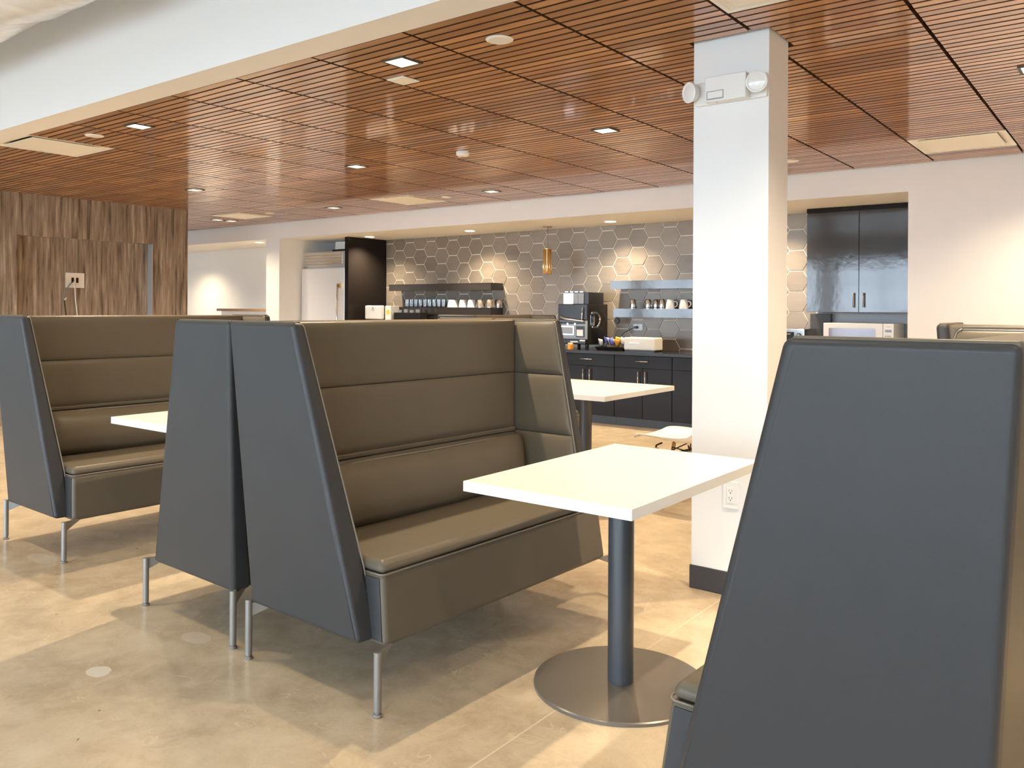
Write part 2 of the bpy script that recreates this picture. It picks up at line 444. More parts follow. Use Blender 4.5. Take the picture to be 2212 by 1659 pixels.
def clip(poly, x0, x1, z0, z1):
    def cut(P, ins, inter):
        out = []
        for i in range(len(P)):
            a, b = P[i - 1], P[i]
            if ins(b):
                if not ins(a): out.append(inter(a, b))
                out.append(b)
            elif ins(a): out.append(inter(a, b))
        return out
    def ix(v): return lambda a, b: (v, a[1] + (b[1] - a[1]) * (v - a[0]) / (b[0] - a[0]))
    def iz(v): return lambda a, b: (a[0] + (b[0] - a[0]) * (v - a[1]) / (b[1] - a[1]), v)
    for ins, inter in ((lambda p: p[0] >= x0, ix(x0)), (lambda p: p[0] <= x1, ix(x1)), (lambda p: p[1] >= z0, iz(z0)), (lambda p: p[1] <= z1, iz(z1))):
        if not poly: return poly
        poly = cut(poly, ins, inter)
    return poly
hex_mesh = None
ncol = 0
c0 = -6.835
for ci in range(-11, 24):
    cx = c0 + ci * CSP
    off = 0 if ci % 2 == 0 else VP / 2
    for ri in range(-6, 4):
        cz = 1.757 + off + ri * VP
        P = hexpts(cx, cz, g)
        Q = clip(P, TX0 + 0.002, TX1 - 0.002, TZ0, TZ1 - 0.001)
        if len(Q) < 3: continue
        xs = [p[0] for p in Q]; zs = [p[1] for p in Q]
        if max(xs) - min(xs) < 0.015 or max(zs) - min(zs) < 0.012: continue
        full = len(Q) == 6 and all(abs(a[0] - b[0]) + abs(a[1] - b[1]) < 1e-6 for a, b in zip(sorted(P), sorted(Q)))
        if full and hex_mesh:
            o = bpy.data.objects.new('tile', hex_mesh); COL.objects.link(o)
        else:
            def ring(y, k):
                return [(cx + (p[0] - cx) * k - cx, y, cz + (p[1] - cz) * k - cz) for p in Q] if full else [(p[0] - cx, y, p[1] - cz) for p in Q]
            mb = MB().loops([ring(0.0, 1.0), ring(-0.006, 1.0), ring(-0.0078, 0.982)])
            o = mb.build('tile', 'hex_tile')
            if full: hex_mesh = o.data
        o.location = (cx, YK, cz)
        o.rotation_euler = (random.uniform(-.012, .012), 0, random.uniform(-.012, .012))
        o.parent = kw

# column with black base
COLX0, COLX1, COLY0, COLY1 = -1.636, -1.288, 3.493, 3.73
colm = empty('column', ((COLX0 + COLX1) / 2, (COLY0 + COLY1) / 2, 0)); struct(colm)
hw, hd = (COLX1 - COLX0) / 2, (COLY1 - COLY0) / 2
MB().box(-hw, hw, -hd, hd, 0.0, HC + 0.02).build('shaft', 'wall_paint', colm, bevel=0.003, seg=1)
MB().box(-hw - 0.006, hw + 0.006, -hd - 0.006, hd + 0.006, 0.0, 0.104).build('column_base', 'black_base', colm, bevel=0.003, seg=1)

# wood laminate wall with a screen niche
WX = -9.48
NY0, NY1, NZ0, NZ1 = 3.837, 5.345, 0.95, 2.005
wm = MB()
for (y0, y1, z0, z1) in ((2.59, NY0, 0, HC), (NY1, 5.80, 0, HC), (NY0, NY1, 0, NZ0), (NY0, NY1, NZ1, HC)):
    wm.box(WX - 0.10, WX, y0, y1, z0, z1)
wm.box(WX - 0.30, WX - 0.10, 2.59, 5.80, 0, HC)
struct(wm.build('wall_laminate', 'wall_laminate'))
struct(MB().box(WX - 0.098, WX - 0.002, NY1 - 0.012, NY1 - 0.001, NZ0, NZ1 - 0.002).build('niche_jamb_lit', 'jamb_daylight'))

# ------------------------------------------------------------------ slatted ceiling
SLAB = 2.505
ceil = MB().box(XL, XR, YB, YS, SLAB, SLAB + 0.12).build('ceiling', 'ceiling_void'); struct(ceil)
cells = []
i0 = int(math.floor((XL - PX0) / PP)); i1 = int(math.ceil((2.4 - PX0) / PP))
rows = []
y = YB
while y < YS - 0.01:
    rows.append((y, min(y + PYP, YS))); y += PYP
def cell_x(i): return PX0 + i * PP
VENT_CELLS = {(-2, 0): 'v', (-2, 6): 'v', (7, 6): 'v', (7, 0): 'v'}
panels = []
for i in range(i0, i1):
    x0, x1 = max(cell_x(i), XL), cell_x(i + 1)
    for k, (y0, y1) in enumerate(rows):
        if (i, k) in VENT_CELLS: continue
        px = [to_px((xq, yq, HC)) for xq in (x0, x1) for yq in (y0, y1)]
        vis = False; size = 0
        if all(px):
            us = [p[0] for p in px]; vs = [p[1] for p in px]
            vis = max(us) > 0 and min(us) < W_PX and max(vs) > 0
            ox = max(0, min(max(us), W_PX) - max(min(us), 0)); oy = max(0, max(vs) - max(min(vs), 0))
            size = ox * oy if vis else 0
            if i < -6 and y1 < 5.9: size *= 0.3
        panels.append((size, i, k, x0, x1, y0, y1))
order = sorted(range(len(panels)), key=lambda q: -panels[q][0])
named = set(order[:30])
NS = 10
SLAT_W, SLAT_H = 0.0485, 0.028
slat_meshes = {}
field = MB()
for q, (size, i, k, x0, x1, y0, y1) in enumerate(panels):
    pw = x1 - x0
    pan = MB()
    for fx in (0.12, 0.5, 0.88):
        pan.box(x0 + fx * pw - 0.012, x0 + fx * pw + 0.012, y0 + 0.006, y1 - 0.004, HC + SLAT_H, SLAB)
    pan.v = [(a - x0, b - y0, c - HC) for a, b, c in pan.v]
    po = pan.build('ceiling_panel', 'rail_brown', ceil); po.location = (x0, y0, HC)
    n = max(1, int(round((y1 - y0) / PYP * NS))); pit = PYP / NS
    for s in range(n):
        ya = y0 + s * pit + (pit - SLAT_W) / 2; yb = min(ya + SLAT_W, y1 - 0.003)
        if x1 > COLX0 - 0.01 and x0 < COLX1 + 0.01 and yb > COLY0 - 0.008 and ya < COLY1 + 0.008:
            segs = [(x0 + 0.008, COLX0 - 0.012), (COLX1 + 0.012, x1 - 0.008)]
        else:
            segs = [(x0 + 0.008, x1 - 0.008)]
        for (xa, xb) in segs:
            if xb - xa < 0.02: continue
            dz = random.uniform(-0.0012, 0.0)
            if q in named and len(segs) == 1:
                key = (round(xb - xa, 4), round(yb - ya, 4))
                if key not in slat_meshes:
                    slat_meshes[key] = MB().box(0, key[0], 0, key[1], 0, SLAT_H).mesh('slat', 'slat_wood')
                o = bpy.data.objects.new('slat', slat_meshes[key]); COL.objects.link(o); o.parent = po
                o.location = (xa - x0, ya - y0, dz)
            else:
                field.box(xa, xb, ya, yb, HC + dz, HC + dz + SLAT_H)
def edge_faces(me):
    me.materials.append(MATS['slat_gap_shade'])
    for p in me.polygons: p.material_index = 0 if p.normal.z < -0.5 else 1
for me in slat_meshes.values(): edge_faces(me)
fo = field.build('slat_field', 'slat_wood', ceil); edge_faces(fo.data); fo['kind'] = 'stuff'

# ------------------------------------------------------------------ ceiling fixtures
def spot(name, loc, watts, size=2.35, blend=1.0, col=WARM, radius=0.022):
    l = bpy.data.lights.new(name, 'SPOT'); l.energy = watts; l.color = col; l.spot_size = size; l.spot_blend = blend; l.shadow_soft_size = radius
    o = bpy.data.objects.new(name, l); COL.objects.link(o); o.location = loc; return o
def down_proto():
    t = empty('downlight')
    h = 0.058
    f = MB()
    for a in ((-h - 0.014, h + 0.014, -h - 0.014, -h), (-h - 0.014, h + 0.014, h, h + 0.014), (-h - 0.014, -h, -h, h), (h, h + 0.014, -h, h)):
        f.box(a[0], a[1], a[2], a[3], -0.006, 0.0)
    f.build('trim', 'fixture_dark', t)
    q = 0.04
    MB().loops([[(-h, -h, -0.005), (h, -h, -0.005), (h, h, -0.005), (-h, h, -0.005)], [(-q, -q, -0.0015), (q, -q, -0.0015), (q, q, -0.0015), (-q, q, -0.0015)]], cap=False).build('reflector', 'lamp_lens', t)
    MB().box(-q, q, -q, q, -0.0015, -0.0005).build('lens', 'lamp_lens', t)
    return t
downs = []
XS = [-0.44, -2.88, -5.31, -7.72, -10.10, 1.95]
RY = [2.89, 4.80, 6.62]
dp = down_proto()
names_row = ['nearest the white bulkhead', 'in the middle row', 'in the row by the kitchen header']
names_x = {-0.44: 'right of the white column', -2.88: 'left of the white column', -5.31: 'second left of the white column', -7.72: 'third left of the white column',
           -10.10: 'beyond the wood laminate wall', 1.95: 'at the far right'}
first = True
for r_, yy in enumerate(RY):
    for xq in XS:
        if xq < -9 and yy < 6: continue
        t = dp if first else copy_tree(dp); first = False
        t.location = (xq, yy, HC - 0.003)
        tag(t, 'square downlight %s, %s' % (names_row[r_], names_x[xq]), 'ceiling light', 'recessed downlights in the slatted ceiling')
        if xq == -2.88 and r_ == 0:
            for ch in t.children:
                if ch.name.startswith('lens'):
                    ch.data = ch.data.copy(); ch.data.materials[0] = MATS['lamp_lens_bright']
        spot('downlight_lamp', (xq, yy, HC - 0.012), DOWN_W * (0.7 if r_ == 2 else 1.0))
t = copy_tree(dp); t.location = (-10.08, 6.82, HC - 0.003)
tag(t, 'small square downlight paired with another, beyond the wood laminate wall by the kitchen header', 'ceiling light', 'recessed downlights in the slatted ceiling')

def disc(name, x, y, r, h, label, cat, dome=False, group=None):
    t = empty(name, (x, y, HC - 0.002))
    if dome:
        auto_smooth(MB().lathe([(r * 0.8, -h), (r * 0.97, -h * 0.75), (r, -h * 0.3), (r * 0.95, 0)], n=24).build('housing', 'plastic_white', t))
        auto_smooth(MB().lathe([(r * 0.35, -h - 0.004), (r * 0.4, -h)], n=16).build('sensor', 'lens_grey', t))
    else:
        auto_smooth(MB().lathe([(r - 0.006, -h), (r, -h * 0.4), (r, 0)], n=28).build('rim', 'fixture_white', t))
        auto_smooth(MB().lathe([(r - 0.012, -h - 0.001), (r - 0.012, -h)], n=28).build('grille', 'plastic_white', t))
    return tag(t, label, cat, group)
disc('ceiling_speaker', -2.293, 2.909, 0.062, 0.006, 'round white ceiling disc near the bright downlight and column', 'ceiling disc', group='round discs in the slatted ceiling')
disc('ceiling_speaker', -5.862, 2.869, 0.062, 0.006, 'round white ceiling disc beside the air vent at upper left', 'ceiling disc', group='round discs in the slatted ceiling')
disc('ceiling_speaker', -5.981, 6.688, 0.062, 0.006, 'round white ceiling disc right of the square vent near kitchen header', 'ceiling disc', group='round discs in the slatted ceiling')
disc('ceiling_speaker', -8.849, 6.548, 0.062, 0.006, 'round white ceiling disc far back, right of the farthest vent', 'ceiling disc', group='round discs in the slatted ceiling')
disc('ceiling_speaker', -2.272, 6.657, 0.062, 0.006, 'round white ceiling disc just right of the column near the kitchen header', 'ceiling disc', group='round discs in the slatted ceiling')
disc('smoke_detector', -4.155, 4.828, 0.052, 0.035, 'domed white smoke detector in the middle of the slatted ceiling', 'smoke detector', dome=True)
t = empty('sensor_plate', (-3.107, 3.129, HC - 0.002))
MB().box(-0.062, 0.062, -0.062, 0.062, -0.006, 0).build('plate', 'plastic_white', t, bevel=0.002, seg=1)
MB().box(-0.052, 0.052, -0.052, 0.052, -0.0075, -0.006).build('cover', 'fixture_white', t)
tag(t, 'small square white cover plate just behind the brightest downlight', 'ceiling plate')

def vent(x0, x1, y0, y1, label, proud=0.0):
    t = empty('air_vent', ((x0 + x1) / 2, (y0 + y1) / 2, HC - proud))
    a, b = (x1 - x0) / 2 - 0.004, (y1 - y0) / 2 - 0.004; w = 0.05
    f = MB()
    for q in ((-a, a, -b, -b + 0.022), (-a, a, b - 0.022, b), (-a, -a + 0.022, -b + 0.022, b - 0.022), (a - 0.022, a, -b + 0.022, b - 0.022)):
        f.box(q[0], q[1], q[2], q[3], 0.0, 0.006)
    f.build('frame', 'fixture_white', t)
    ia, ib = a - 0.022, b - 0.022
    k = 0.06
    up = 0.024 if proud == 0 else 0.008
    MB().loops([[(-ia, -ib, 0.004), (ia, -ib, 0.004), (ia, ib, 0.004), (-ia, ib, 0.004)], [(-ia + k, -ib + k, up), (ia - k, -ib + k, up), (ia - k, ib - k, up), (-ia + k, ib - k, up)]], cap=False).build('throat', 'fixture_white', t)
    MB().box(-ia + k, ia - k, -ib + k, ib - k, up - 0.001, up).build('duct_opening', 'fixture_dark', t)
    MB().box(-ia + 0.035, ia - 0.035, -ib + 0.035, ib - 0.035, -0.002, 0.003).build('plaque', 'fixture_white', t, bevel=0.002, seg=1)
    return tag(t, label, 'air vent', 'square ceiling air vents')
def vcell(i, k): return (cell_x(i), cell_x(i + 1), rows[k][0], rows[k][1])
vent(*vcell(-2, 0), 'square white air vent against the bulkhead at upper left')
vent(*vcell(-2, 6), 'square white air vent near the kitchen header, above the glass shelf')
vent(*vcell(7, 6), 'square white air vent at far right, above the wall beside kitchen')
vent(*vcell(7, 0), 'square white air vent above the column at the top of the view')
vent(-9.69, -9.08, 6.24, 6.77, 'farthest square white air vent, beyond the wood laminate wall', proud=0.009)

# kitchen downlights
for x, yy, lab in ((-8.46, 7.89, 'round kitchen downlight beside the tall dark refrigerator panel'), (-6.75, 7.985, 'round kitchen downlight above the shelf of glasses'),
                   (-4.74, 8.015, 'round kitchen downlight right of the brass pendant'), (-2.95, 8.0, 'round kitchen downlight hidden behind the column, near the upper cabinets'),
                   (-10.57, 7.64, 'round downlight in the white recess left of the kitchen')):
    t = empty('kitchen_downlight', (x, yy, HL - 0.001))
    auto_smooth(MB().lathe([(0.075, -0.004), (0.080, 0.0)], n=28).build('trim', 'fixture_white', t))
    auto_smooth(MB().lathe([(0.060, -0.006), (0.062, -0.004)], n=28).build('lens', 'lamp_lens_kitchen', t))
    tag(t, lab, 'ceiling light', 'round downlights in the kitchen soffit')
    spot('kitchen_lamp', (x, yy, HL - 0.015), KITCHEN_W, size=2.3, blend=1.0)
spot('kitchen_lamp', (-13.0, 7.75, HL - 0.015), KITCHEN_W * 0.8, size=2.3, blend=1.0)
t = empty('kitchen_downlight', (-13.0, 7.75, HL - 0.001))
auto_smooth(MB().lathe([(0.075, -0.004), (0.080, 0.0)], n=28).build('trim', 'fixture_white', t))
auto_smooth(MB().lathe([(0.060, -0.006), (0.062, -0.004)], n=28).build('lens', 'lamp_lens_kitchen', t))
tag(t, 'round downlight deep in the left recess behind the wood laminate wall', 'ceiling light', 'round downlights in the kitchen soffit')

# unseen lamps added on the tall hall ceiling to light the foreground floor
for x, lab in ((-6.8, 'unseen white cylinder lamp added on hall ceiling, left one'), (-4.2, 'unseen white cylinder lamp added on hall ceiling, above the seating'), (-1.6, 'unseen white cylinder lamp added on hall ceiling, near the camera'), (1.2, 'unseen white cylinder lamp added on hall ceiling, right one')):
    t = empty('added_hall_lamp', (x, 1.10, H_FRONT))
    auto_smooth(MB().lathe([(0.075, -0.20), (0.080, -0.19), (0.080, 0.0)], n=24).build('can', 'fixture_white', t))
    auto_smooth(MB().lathe([(0.062, -0.204), (0.064, -0.2)], n=24).build('lens', 'lamp_lens', t))
    tag(t, lab, 'ceiling light', 'added fill lamps in the front hall')
    spot('added_hall_light', (x, 1.10, H_FRONT - 0.22), HALL_FILL_W * (0.45 if x == -1.6 else 1.0), size=2.2, blend=0.8)

# wrapped duct in the front hall
dm = MB(); L = []
rng = random.Random(3)
for i in range(60):
    x = -9.5 + i * 0.14
    ring = []
    for k in range(28):
        a = 2 * PI * k / 28
        rr = 0.285 + 0.010 * math.sin(5 * a + i * 0.9) + 0.008 * math.sin(3 * a - i * 0.55 + 1) + 0.006 * math.sin(i * 1.7)
        ring.append((x, 1.92 + rr * math.cos(a), 3.045 + rr * math.sin(a)))
    L.append(ring)
dm.loops(L)
d = dm.build('air_duct', 'duct_wrap', smooth=True)
tag(d, 'large round air duct in wrinkled white wrap at upper left', 'air duct')

# ================================================================== BOOTH SOFAS
ZB, ZT, ZK = 0.20, 1.203, 0.42
def half(z): return 0.685 + (0.745 - 0.685) * (z - ZB) / (ZT - ZB)
PT = 0.085          # side panel thickness at seat height
def pth(z): return 0.045 + (0.080 - 0.045) * min(1.0, (ZT - z) / (ZT - ZK))   # thins towards the top
def back_face(z): return 0.145 + (1.2 - z) * 0.085     # front of the back cushions
def panel_front(z): return 0.378 + (ZT - z) * (0.588 - 0.378) / (ZT - ZK)

def pad(P00, P10, P11, P01, normal, bulge, nu=14, nv=10, back=0.03):
    """padded upholstery section: bulged face plus skirt going back"""
    P00, P10, P11, P01, N = map(Vector, (P00, P10, P11, P01, normal)); N.normalize()
    rows_ = []
    for i in range(nv + 1):
        v = 0.5 - 0.5 * math.cos(PI * i / nv); row = []
        for j in range(nu + 1):
            u = 0.5 - 0.5 * math.cos(PI * j / nu)
            p = (P00 * (1 - u) + P10 * u) * (1 - v) + (P01 * (1 - u) + P11 * u) * v
            h = (1 - abs(2 * u - 1) ** 8) ** 0.5 * (1 - abs(2 * v - 1) ** 4) ** 0.5
            row.append(p + N * bulge * h)
        rows_.append(row)
    mb = MB().grid(rows_)
    edge = [r for r in rows_[0]] + [r[-1] for r in rows_[1:]] + [p for p in reversed(rows_[-1][:-1])] + [r[0] for r in reversed(rows_[1:-1])]
    mb.loops([edge, [p - N * back for p in edge]], cap=False)
    return mb

def make_sofa():
    t = empty('booth_sofa')
    for sy in (-1, 1):
        O = [(0.0, ZT), (0.378, ZT), (0.588, ZK), (0.643, ZB), (0.058, ZB)]
        L = []
        for th in (0.0, 1.0):
            L.append([(s + 0.006 * th * (s > 0.1), sy * (half(z) - th * pth(z)), z) for s, z in O])
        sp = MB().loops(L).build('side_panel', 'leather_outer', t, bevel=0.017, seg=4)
        pp = [Vector((s, sy * (half(z) - pth(z)), z)) + Vector((-0.002, 0, 0)) for s, z in ((0.366, ZT - 0.006), (0.380, ZT - 0.016), (0.592, ZK), (0.646, ZB + 0.012))]
        MB().tube(pp, 0.0034, 6).build('piping', 'leather_piping', sp, smooth=True)
        op = [Vector((s, sy * (half(z) - 0.0022), z)) for s, z in ((0.366, ZT - 0.022), (0.580, ZK), (0.634, ZB + 0.014))]
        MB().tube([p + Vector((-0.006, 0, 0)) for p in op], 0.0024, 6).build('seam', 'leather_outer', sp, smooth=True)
        yo = half(ZT)
        MB().loops([[(0.004, sy * (yo - 0.012), ZT - 0.010), (0.366, sy * (yo - 0.012), ZT - 0.010), (0.366, sy * (yo - pth(ZT) + 0.004), ZT - 0.010), (0.004, sy * (yo - pth(ZT) + 0.004), ZT - 0.010)],
                    [(0.004, sy * (yo - 0.012), ZT + 0.0035), (0.366, sy * (yo - 0.012), ZT + 0.0035), (0.366, sy * (yo - pth(ZT) + 0.004), ZT + 0.0035), (0.004, sy * (yo - pth(ZT) + 0.004), ZT + 0.0035)]]).build('top_cap', 'leather', sp, bevel=0.004, seg=2)
        for (z0, z1) in ((0.955, ZT - 0.012), (0.69, 0.952), (0.44, 0.687)):
            y0, y1 = half(z0) - pth(z0), half(z1) - pth(z1)
            s0, s1 = back_face(z0) - 0.02, back_face(z1) - 0.02
            f0, f1 = panel_front(z0) - 0.006, panel_front(z1) - 0.006
            pad((s0, sy * y0, z0), (f0, sy * y0, z0), (f1, sy * y1, z1), (s1, sy * y1, z1), (0, -sy, 0.06), 0.012, back=0.02).build('side_cushion', 'leather', t, smooth=True)
    # back shell
    P = [(0.004, ZT - 0.002), (0.135, ZT - 0.002), (0.20, ZB + 0.02), (0.062, ZB)]
    MB().loops([[(s, sy * (half(z) - pth(z) + 0.004), z) for s, z in P] for sy in (-1, 1)]).build('back_shell', 'leather', t, bevel=0.014, seg=3)
    for (z0, z1) in ((0.958, ZT - 0.006), (0.703, 0.955), (0.43, 0.685)):
        y0, y1 = half(z0) - pth(z0) - 0.014, half(z1) - pth(z1) - 0.014
        pad((back_face(z0), -y0, z0), (back_face(z0), y0, z0), (back_face(z1), y1, z1), (back_face(z1), -y1, z1), (1, 0, 0.085), 0.012, nu=22, back=0.05).build('back_cushion', 'leather', t, smooth=True)
    yb = half(0.69) - pth(0.69) - 0.014
    MB().box(back_face(0.694) - 0.03, back_face(0.694) + 0.012, -yb, yb, 0.684, 0.704).build('back_welt', 'leather', t, bevel=0.006, seg=2)
    # loose lumbar cushion leaning on the back
    lc = []
    yl = half(0.6) - pth(0.6) - 0.048
    n = 24
    for j in range(n + 1):
        u = -1 + 2 * j / n; e = (1 - abs(u) ** 10) ** 0.5
        ring = []
        for (s, z, k) in ((0.235, 0.452, 0), (0.290, 0.450, 1), (0.325, 0.49, 1), (0.328, 0.55, 1), (0.308, 0.63, 1), (0.276, 0.680, 0.5), (0.264, 0.685, 0), (0.250, 0.672, 0), (0.228, 0.59, 0)):
            c = 0.262
            ring.append((c + (s - c) * (0.45 + 0.55 * e), u * yl, z - (0.006 * (1 - e) if z > 0.6 else 0) - 0.004 * math.cos(u * 3)))
        lc.append(ring)
    lo = MB().loops(lc).build('lumbar_cushion', 'leather', t, smooth=True)
    MB().tube([(0.266, -yl, 0.674), (0.270, -yl * 0.6, 0.684), (0.270, 0, 0.681), (0.270, yl * 0.6, 0.684), (0.266, yl, 0.674)], 0.0035, 6).build('piping', 'leather_piping', lo, smooth=True)
    # seat base (fascia) and seat cushion between the side panels, projecting forward of them
    def splan(front, w, s0=0.15): return [(s0, -w), (front, -w), (front, w), (s0, w)]
    w1 = 0.616; zs = 0.408
    MB().loops([[(x, y, ZB - 0.012) for x, y in splan(0.705, w1 + 0.012)], [(x, y, zs) for x, y in splan(0.676, w1)]]).build('seat_base', 'leather', t, bevel=0.020, seg=4)
    for sy in (-1, 1):
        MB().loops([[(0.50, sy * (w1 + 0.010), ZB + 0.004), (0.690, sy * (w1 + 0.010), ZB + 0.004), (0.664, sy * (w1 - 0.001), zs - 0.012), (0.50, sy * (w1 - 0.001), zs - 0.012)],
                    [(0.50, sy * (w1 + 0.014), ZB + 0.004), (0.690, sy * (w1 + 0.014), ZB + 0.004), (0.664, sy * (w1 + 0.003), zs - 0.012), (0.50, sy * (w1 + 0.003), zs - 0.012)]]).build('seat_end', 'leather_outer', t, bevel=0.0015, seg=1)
    sc = MB().loops([[(x, y, zs + 0.001) for x, y in splan(0.677, w1, 0.2)], [(x, y, zs + 0.040) for x, y in splan(0.664, w1 - 0.008, 0.2)]]).build('seat_cushion', 'leather', t, bevel=0.032, seg=6)
    MB().tube([(0.600, -w1 - 0.001, zs), (0.664, -w1 - 0.001, zs), (0.674, -w1 + 0.006, zs), (0.679, -w1 + 0.018, zs), (0.679, 0, zs), (0.679, w1 - 0.018, zs), (0.674, w1 - 0.006, zs), (0.664, w1 + 0.001, zs), (0.600, w1 + 0.001, zs)], 0.0028, 6).build('piping', 'leather_piping', sc, smooth=True)
    # legs with glides and gusset brackets
    for (s, sy) in ((0.725, -1), (0.725, 1), (0.052, -1), (0.052, 1)):
        y = sy * (0.676 if s > 0.5 else 0.688)
        front = s > 0.5
        top = ZB - 0.001 if front else ZB + 0.012
        lg = MB().lathe([(0.0125, 0.016), (0.0125, top)], (s, y, 0), n=14).build('leg', 'steel_leg', t); auto_smooth(lg)
        auto_smooth(MB().lathe([(0.015, 0.0), (0.016, 0.005), (0.013, 0.009), (0.008, 0.011), (0.008, 0.017)], (s, y, 0), n=14).build('glide', 'steel_leg', lg))
        dx = -0.035 if front else 0.06
        a = Vector((s, y, 0)); b = Vector((s + dx, y - sy * 0.095, 0)); nn = (b - a).cross(Vector((0, 0, 1))).normalized() * 0.003
        z1 = ZB - 0.001
        tri = [(a, z1), (b, z1), (b, z1 - 0.006), (a, z1 - 0.05)]
        MB().loops([[tuple(p + nn + Vector((0, 0, z))) for p, z in tri], [tuple(p - nn + Vector((0, 0, z))) for p, z in tri]]).build('bracket', 'steel_leg', lg)
    return t
sofa0 = make_sofa()
SOFAS = [
    # x of rear-top edge, centre y, rz, label
    (-2.570, 2.492, math.radians(-2.2), 'dark leather booth sofa in the centre, facing the nearest white table'),
    (-2.590, 2.508, PI + math.radians(-2.2), 'booth sofa seen edge-on, back to back with the centre sofa'),
    (-4.910, 2.615, math.radians(-1.5), 'dark leather booth sofa at far left, facing the half-hidden white table'),
    (-0.126, 2.245, PI + math.radians(-2.0), 'large booth sofa in the right foreground, showing its grey end panel'),
    (0.085, 3.600, PI / 2, 'booth sofa seen from behind at right, its taupe back above the foreground sofa'),
    (-4.300, 5.230, 0.0, 'booth sofa behind the centre sofa, only its top edge peeking out'),
]
for i, (x, yy, rz, lab) in enumerate(SOFAS):
    t = sofa0 if i == 0 else copy_tree(sofa0)
    t.location = (x, yy, 0); t.rotation_euler = (0, 0, rz)
    if i == 5: t.scale = (1, 0.71, 1)
    tag(t, lab, 'sofa', 'high-back booth sofas')

# ================================================================== TABLES
def table(x, y, w, d, label, rz=0.0, base_r=0.29):
    t = empty('pedestal_table', (x, y, 0), rz)
    h = 0.7164
    tp = MB().box(-w / 2, w / 2, -d / 2, d / 2, h - 0.033, h).build('tabletop', 'laminate_white', t, bevel=0.0015, seg=1)
    e = 0.0012
    for (a, b, c, dd) in ((-w / 2 - e, w / 2 + e, -d / 2 - e, -d / 2), (-w / 2 - e, w / 2 + e, d / 2, d / 2 + e), (-w / 2 - e, -w / 2, -d / 2, d / 2), (w / 2, w / 2 + e, -d / 2, d / 2)):
        MB().box(a, b, c, dd, h - 0.032, h - 0.001).build('edge_band', 'laminate_edge', tp)
    auto_smooth(MB().lathe([(0.043, 0.012), (0.043, h - 0.045)], n=40).build('post', 'post_dark', t))
    auto_smooth(MB().lathe([(base_r, 0.0), (base_r, 0.010), (base_r - 0.004, 0.013)], n=72).build('base_plate', 'base_dark', t))
    MB().box(-0.16, 0.16, -0.16, 0.16, h - 0.045, h - 0.033).build('mounting_plate', 'black_base', t)
    return tag(t, label, 'table', 'white pedestal tables')
table(-1.396, 2.443, 0.593, 0.9265, 'white rectangular table on a dark post, in front of the centre sofa')
table(-3.715, 2.520, 0.600, 0.93, 'white table mostly hidden behind the edge-on sofa at left')
table(-3.09, 4.905, 0.87, 0.95, 'white table behind the centre sofa, before the kitchen cabinets')

# ================================================================== WHITE SHELL CHAIR
def shell_chair(x, y, rz, label):
    t = empty('shell_chair', (x, y, 0), rz)      # front is -x
    prof = [(-0.235, 0.442, .185), (-0.20, 0.450, .215), (-0.12, 0.440, .232), (0.0, 0.425, .236), (0.10, 0.422, .232), (0.16, 0.436, .226), (0.20, 0.475, .222), (0.222, 0.535, .224), (0.238, 0.62, .226), (0.255, 0.70, .220), (0.270, 0.77, .195), (0.278, 0.805, .15)]
    pr = curve_smooth([Vector(p) for p in prof], 4)
    Rr = []
    n = 14
    for k, p in enumerate(pr):
        row = []
        f = min(1, max(0, (k / len(pr) - 0.05) / 0.5))
        for j in range(n + 1):
            u = -1 + 2 * j / n
            lift = (abs(u) ** 2.6) * 0.052 * math.sin(PI * min(1, k / len(pr) * 1.25)) 
            fwd = (abs(u) ** 2.6) * 0.075 * max(0, (k / len(pr) - 0.42)) / 0.58
            row.append((p.x - fwd, u * p.z, p.y + lift * (1 - max(0, (k / len(pr) - 0.5)) * 1.6)))
        Rr.append(row)
    sh = MB().grid(Rr).build('shell', 'plastic_white', t, smooth=True)
    sm = sh.modifiers.new('thickness', 'SOLIDIFY'); sm.thickness = 0.006; sm.offset = -1
    for sx in (-1, 1):
        for sy in (-1, 1):
            a = (sx * 0.11, sy * 0.12, 0.385); b = (sx * 0.215, sy * 0.215, 0.0)
            lg = MB().tube([a, b], [0.013, 0.009], 10).build('leg', 'dowel_wood', t, smooth=True)
            MB().tube([(sx * 0.09, sy * 0.09, 0.412), (sx * 0.112, sy * 0.122, 0.400), (sx * 0.135, sy * 0.145, 0.30)], 0.006, 8).build('leg_bracket', 'black_plastic', lg, smooth=True)
    for (p, q) in (((-0.135, -0.14, 0.31), (0.0, 0.13, 0.40)), ((-0.135, 0.14, 0.31), (0.0, -0.13, 0.40)), ((0.135, -0.14, 0.31), (0.0, 0.13, 0.40)), ((0.135, 0.14, 0.31), (0.0, -0.13, 0.40)), ((-0.135, -0.14, 0.31), (0.135, -0.14, 0.40)), ((-0.135, 0.14, 0.31), (0.135, 0.14, 0.40))):
        MB().tube([p, q], 0.004, 6).build('strut', 'black_plastic', t, smooth=True)
    return tag(t, label, 'chair')
shell_chair(-2.345, 4.86, 0.0, 'white moulded shell chair with wood legs, half hidden by the column')

# ================================================================== KITCHEN
YC = 7.85           # base cabinet fronts
CT = 0.80
